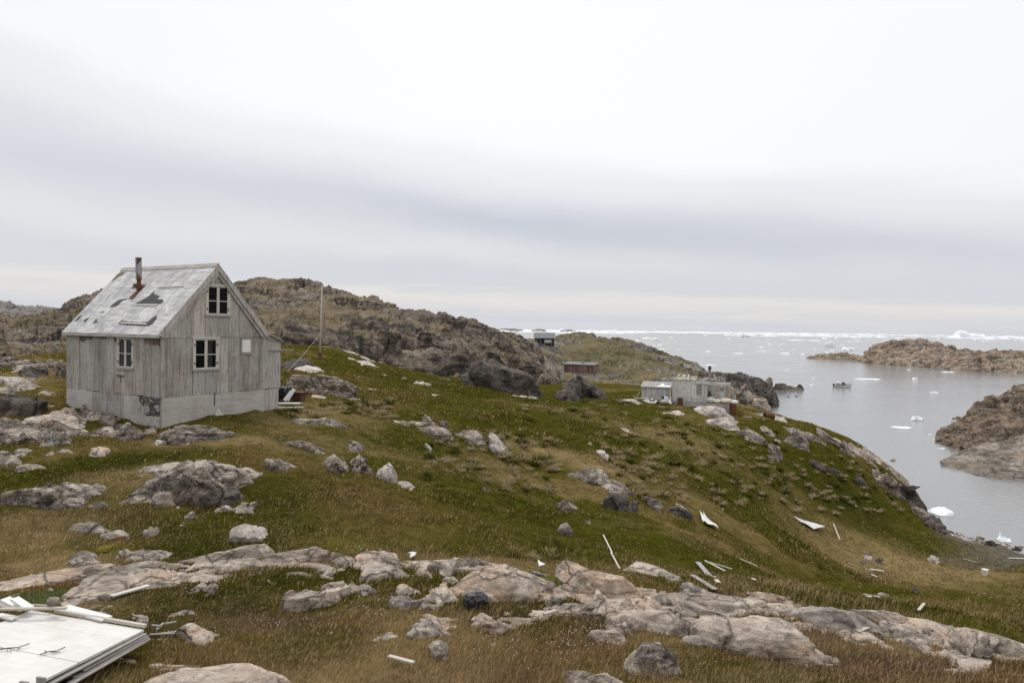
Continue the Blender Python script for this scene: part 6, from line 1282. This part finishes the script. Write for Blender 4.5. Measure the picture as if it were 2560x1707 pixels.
# ================================================================== grass (stuff): blades where the turf is
def grass_mat():
    t = NT('grass_blades'); t.col(t.attr()); t.b.inputs['Roughness'].default_value = .7; t.b.inputs['Specular IOR Level'].default_value = .0
    tr = t.n('ShaderNodeBsdfTranslucent', Color=t.attr()); mx = t.n('ShaderNodeMixShader', i0=.3, i1=t.b.outputs[0], i2=tr.outputs[0])
    t.t.links.new(mx.outputs[0], t.t.nodes['Material Output'].inputs['Surface']); return t.m
GM = grass_mat()
FT = np.array([(a[0],a[1],a[2][0],a[2][1],a[3],a[4]) for a in FOOT])
def free(X, Y, k=.86):
    ok = np.ones(len(X), bool)
    for cx,cy,ax,ay,ra,rb in FT:
        dx, dy = X-cx, Y-cy; m = (np.abs(dx) < ra+rb) & (np.abs(dy) < ra+rb)
        if m.any():
            u, v = dx[m]*ax+dy[m]*ay, -dx[m]*ay+dy[m]*ax; ok[np.where(m)[0][(u/ra)**2+(v/rb)**2 < k*k]] = False
    for fld,ua,ub,ya,yb in BED:
        m = (X/Y > ua) & (X/Y < ub) & (Y > ya) & (Y < yb)
        if m.any(): w_ = np.where(m)[0]; hh = fld(X[w_],Y[w_])-bump_field(X[w_],Y[w_]); ok[w_[hh > .0]] = False
    h = np.stack([X-HB[0],Y-HB[1]],1); c, s = math.cos(-HR), math.sin(-HR); hx, hy = h[:,0]*c-h[:,1]*s, h[:,0]*s+h[:,1]*c
    ok &= ~((hx > -.04) & (hx < W_+1.0) & (hy > -.05) & (hy < L_))
    q = np.stack([X-Rc[0],Y-Rc[1]],1); qx, qy = q@ex[:2], q@ey[:2]
    return ok & ~((qx > -.02) & (qx < Lx) & (qy > -.02) & (qy < 2.9))
def sample(n, y0, y1, pw):
    t = RNG.random(n); Y = (y0**(1-pw)+(y1**(1-pw)-y0**(1-pw))*t)**(1/(1-pw)); return RNG.uniform(-.86,.86,n)*Y, Y
def blades(name, n, y0, y1, pw, hmin, hmax, wd, seg, clump, seed, straw=False):
    X, Y = sample(n, y0, y1, pw)
    if clump:                                          # gather into tufts
        g = np.stack([X,Y,X*0],1); j = RNG.random(n) < .75
        dens = fbm(g*1.3,3,s=seed)+.6*fbm(g*4.5,2,s=seed+3); m = dens > RNG.uniform(-.55,.35,n); X, Y = X[m], Y[m]
    ok = free(X,Y); X, Y = X[ok], Y[ok]; z0 = gz(X,Y); ok = z0 > .45; X, Y, z0 = X[ok], Y[ok], z0[ok]
    Z = z0+bump_field(X,Y)*np.clip((z0+2)/3,0,1)-.015; n = len(X); p = np.stack([X,Y,X*0],1)
    c = grasscol(X,Y); tall = np.clip(.75+.9*fbm(p*.45,3,s=seed+9),.3,1.5)
    h = RNG.uniform(hmin,hmax,n)*tall; a = RNG.uniform(0,6.283,n); w = wd*RNG.uniform(.6,1.4,n)*np.clip(Y/10,.8,4)
    lean = RNG.uniform(.1,.75,n); la = RNG.normal(.4,.9,n); L = np.stack([np.cos(la)*lean*h, np.sin(la)*lean*h, h*np.sqrt(np.maximum(.1,1-lean**2*.6))],1)
    S = np.stack([np.cos(a)*w/2, np.sin(a)*w/2, 0*w],1); B = np.stack([X,Y,Z],1)
    sun = RNG.random(n); v = RNG.uniform(.5,1.55,n)[:,None]
    tan = (np.array((.42,.31,.18)),np.array((.27,.16,.085)))
    dry = (RNG.random(n) < np.where(c[:,1] > c[:,0]*.93, .06, .2))[:,None]; cb = np.where(dry, np.array((.46,.34,.18)), c)*v
    
    if straw: cb = np.where((RNG.random(n) < .7)[:,None], np.array((.40,.30,.165)), np.array((.24,.13,.075)))*v; c = cb*1.15
    kind = np.where((RNG.random(n) < .35)[:,None], tan[1], tan[0]); pu = np.clip((c[:,2:3]-.042)/.02,0,1)*(c[:,:1] < .2); kind = kind*(1-pu)+np.array((.23,.135,.115))*pu; rich = np.clip((c[:,:1]-c[:,1:2])/.05+.25, 0, 1)
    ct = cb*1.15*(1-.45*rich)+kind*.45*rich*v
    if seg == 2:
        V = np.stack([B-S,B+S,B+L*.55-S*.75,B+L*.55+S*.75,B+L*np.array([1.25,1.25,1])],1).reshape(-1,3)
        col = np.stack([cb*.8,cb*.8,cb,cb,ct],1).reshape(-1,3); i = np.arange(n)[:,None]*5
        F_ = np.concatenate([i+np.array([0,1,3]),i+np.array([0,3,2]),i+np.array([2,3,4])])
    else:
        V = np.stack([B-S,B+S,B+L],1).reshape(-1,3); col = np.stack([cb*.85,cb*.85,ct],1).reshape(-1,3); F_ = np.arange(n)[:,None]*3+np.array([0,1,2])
    return tag(npmesh(name, V, F_, GM, col=col, smooth=False), kind='stuff')
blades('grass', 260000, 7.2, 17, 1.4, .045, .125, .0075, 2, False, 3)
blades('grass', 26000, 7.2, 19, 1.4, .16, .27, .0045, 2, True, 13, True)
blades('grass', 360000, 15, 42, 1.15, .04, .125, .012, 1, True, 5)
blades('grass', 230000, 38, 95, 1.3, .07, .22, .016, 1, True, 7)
# pale straw tussocks on the steep slope and by the house
def tussocks():
    V = []; Cc = []; rg = np.random.default_rng(5); reg = [(1500,1960,1060,1260,230),(1060,1400,1080,1230,120),(1950,2250,1150,1280,90),(700,980,1005,1048,70),(1300,1700,1000,1060,60),(640,900,1400,1500,16),(1280,1420,1370,1400,12)]
    for x0,x1,y0,y1,n in reg:
        for _ in range(n):
            p = onground(rg.uniform(x0,x1), rg.uniform(y0,y1)); s = rg.uniform(.14,.34)*min(1.3,p[1]/32); straw = rg.random() < .6
            m = 60; a = rg.uniform(0,6.28,m); r = rg.uniform(0,1,m)**.5*s; le = rg.uniform(.4,1.0,m)
            b = p+np.stack([np.cos(a)*r*.7,np.sin(a)*r*.7,-.05+0*a],1); t = p+np.stack([np.cos(a)*(r+le*s*.8)+.1*s,np.sin(a)*(r+le*s*.8)-.2*s,s*(1.35-r/s*.9)*le],1)
            w = np.stack([-np.sin(a),np.cos(a),0*a],1)*.022*min(2.2,p[1]/25)
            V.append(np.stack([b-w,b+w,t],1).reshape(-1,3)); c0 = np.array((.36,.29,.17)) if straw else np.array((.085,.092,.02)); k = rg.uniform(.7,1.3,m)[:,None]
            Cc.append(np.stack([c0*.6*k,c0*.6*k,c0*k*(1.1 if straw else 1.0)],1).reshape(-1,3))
    V = np.concatenate(V); Cc = np.concatenate(Cc); return tag(npmesh('tussock_grass', V, np.arange(len(V)).reshape(-1,3), GM, col=Cc, smooth=False), kind='stuff')
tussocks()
# cottongrass heads and little white flowers
def flowers():
    V = []; Fc = []; rg = np.random.default_rng(8); o = np.array([(1,0,0),(-1,0,0),(0,1,0),(0,-1,0),(0,0,1),(0,0,-1)])
    of = np.array([(0,2,4),(2,1,4),(1,3,4),(3,0,4),(2,0,5),(1,2,5),(3,1,5),(0,3,5)])
    reg = [(1200,1460,1590,1700,150),(640,800,1550,1620,60),(1280,1600,1560,1707,150),(900,1300,1500,1600,90),(940,1120,1440,1560,60),(2200,2460,1640,1707,60),(1750,2050,1640,1700,50),(350,640,1580,1660,40),(420,560,1440,1490,50),(820,960,1390,1440,50),(1400,1500,1580,1640,40),(60,300,1330,1400,30)]
    for x0,x1,y0,y1,n in reg:
        cs = [(rg.uniform(x0,x1),rg.uniform(y0,y1)) for _ in range(max(3,n//14))]
        for _ in range(int(n*.55)):
            c = cs[rg.integers(len(cs))]; px, py = c[0]+rg.normal()*26, c[1]+rg.normal()*10
            if py > 1720: continue
            p = hit(px,py); r = rg.uniform(.004,.010)*p[1]/10; p = p+np.array([0,0,rg.uniform(.09,.2)]); b = len(V)*6
            V.append(p+o*r*np.array([1,1,1.2])); Fc.append(of+b)
    return tag(npmesh('cottongrass', np.concatenate(V), np.concatenate(Fc), plain('cottongrass_white',(.62,.60,.54),.9,.1,0,.05,4,0), smooth=False), kind='stuff')
flowers()
# cushions of moss on the rocks
def moss(px, py, sx, sy, h, c, seed):
    p = onground(px,py); v, f = ico(4); q = v*2+seed; s = np.array([sx*p[1]/F/2, sy, h]); co = v*s*(1+.35*fbm(q,4)+.25*fbm(q*4,3,s=4))[:,None]
    return co+p, f, c
for px,py,sx,sy,h,c,lb in ((1362,1462,84,.24,.10,(.085,.082,.018),'olive moss cushion on the pink slab right of the biggest slab'),(1745,1572,26,.2,.16,(.05,.058,.012),'dark green moss cushion at the left end of the whaleback boulder'),(1012,1522,34,.10,.03,(.17,.115,.02),'orange yellow moss cushion in the foreground rock cluster'),(262,1382,36,.24,.07,(.13,.11,.022),'yellow green moss cushion between the grey slabs on the left'),(296,1356,28,.2,.06,(.09,.035,.018),'dark red moss cushion above the yellow green one')):
    co, f, c = moss(px,py,sx,sy,h,c,px*.1); tag(npmesh('moss_cushion', co, f, plain('moss_%d'%px, c, .95, .05, 0, .6, 40, .8)), lb, 'moss', None, 'thing')
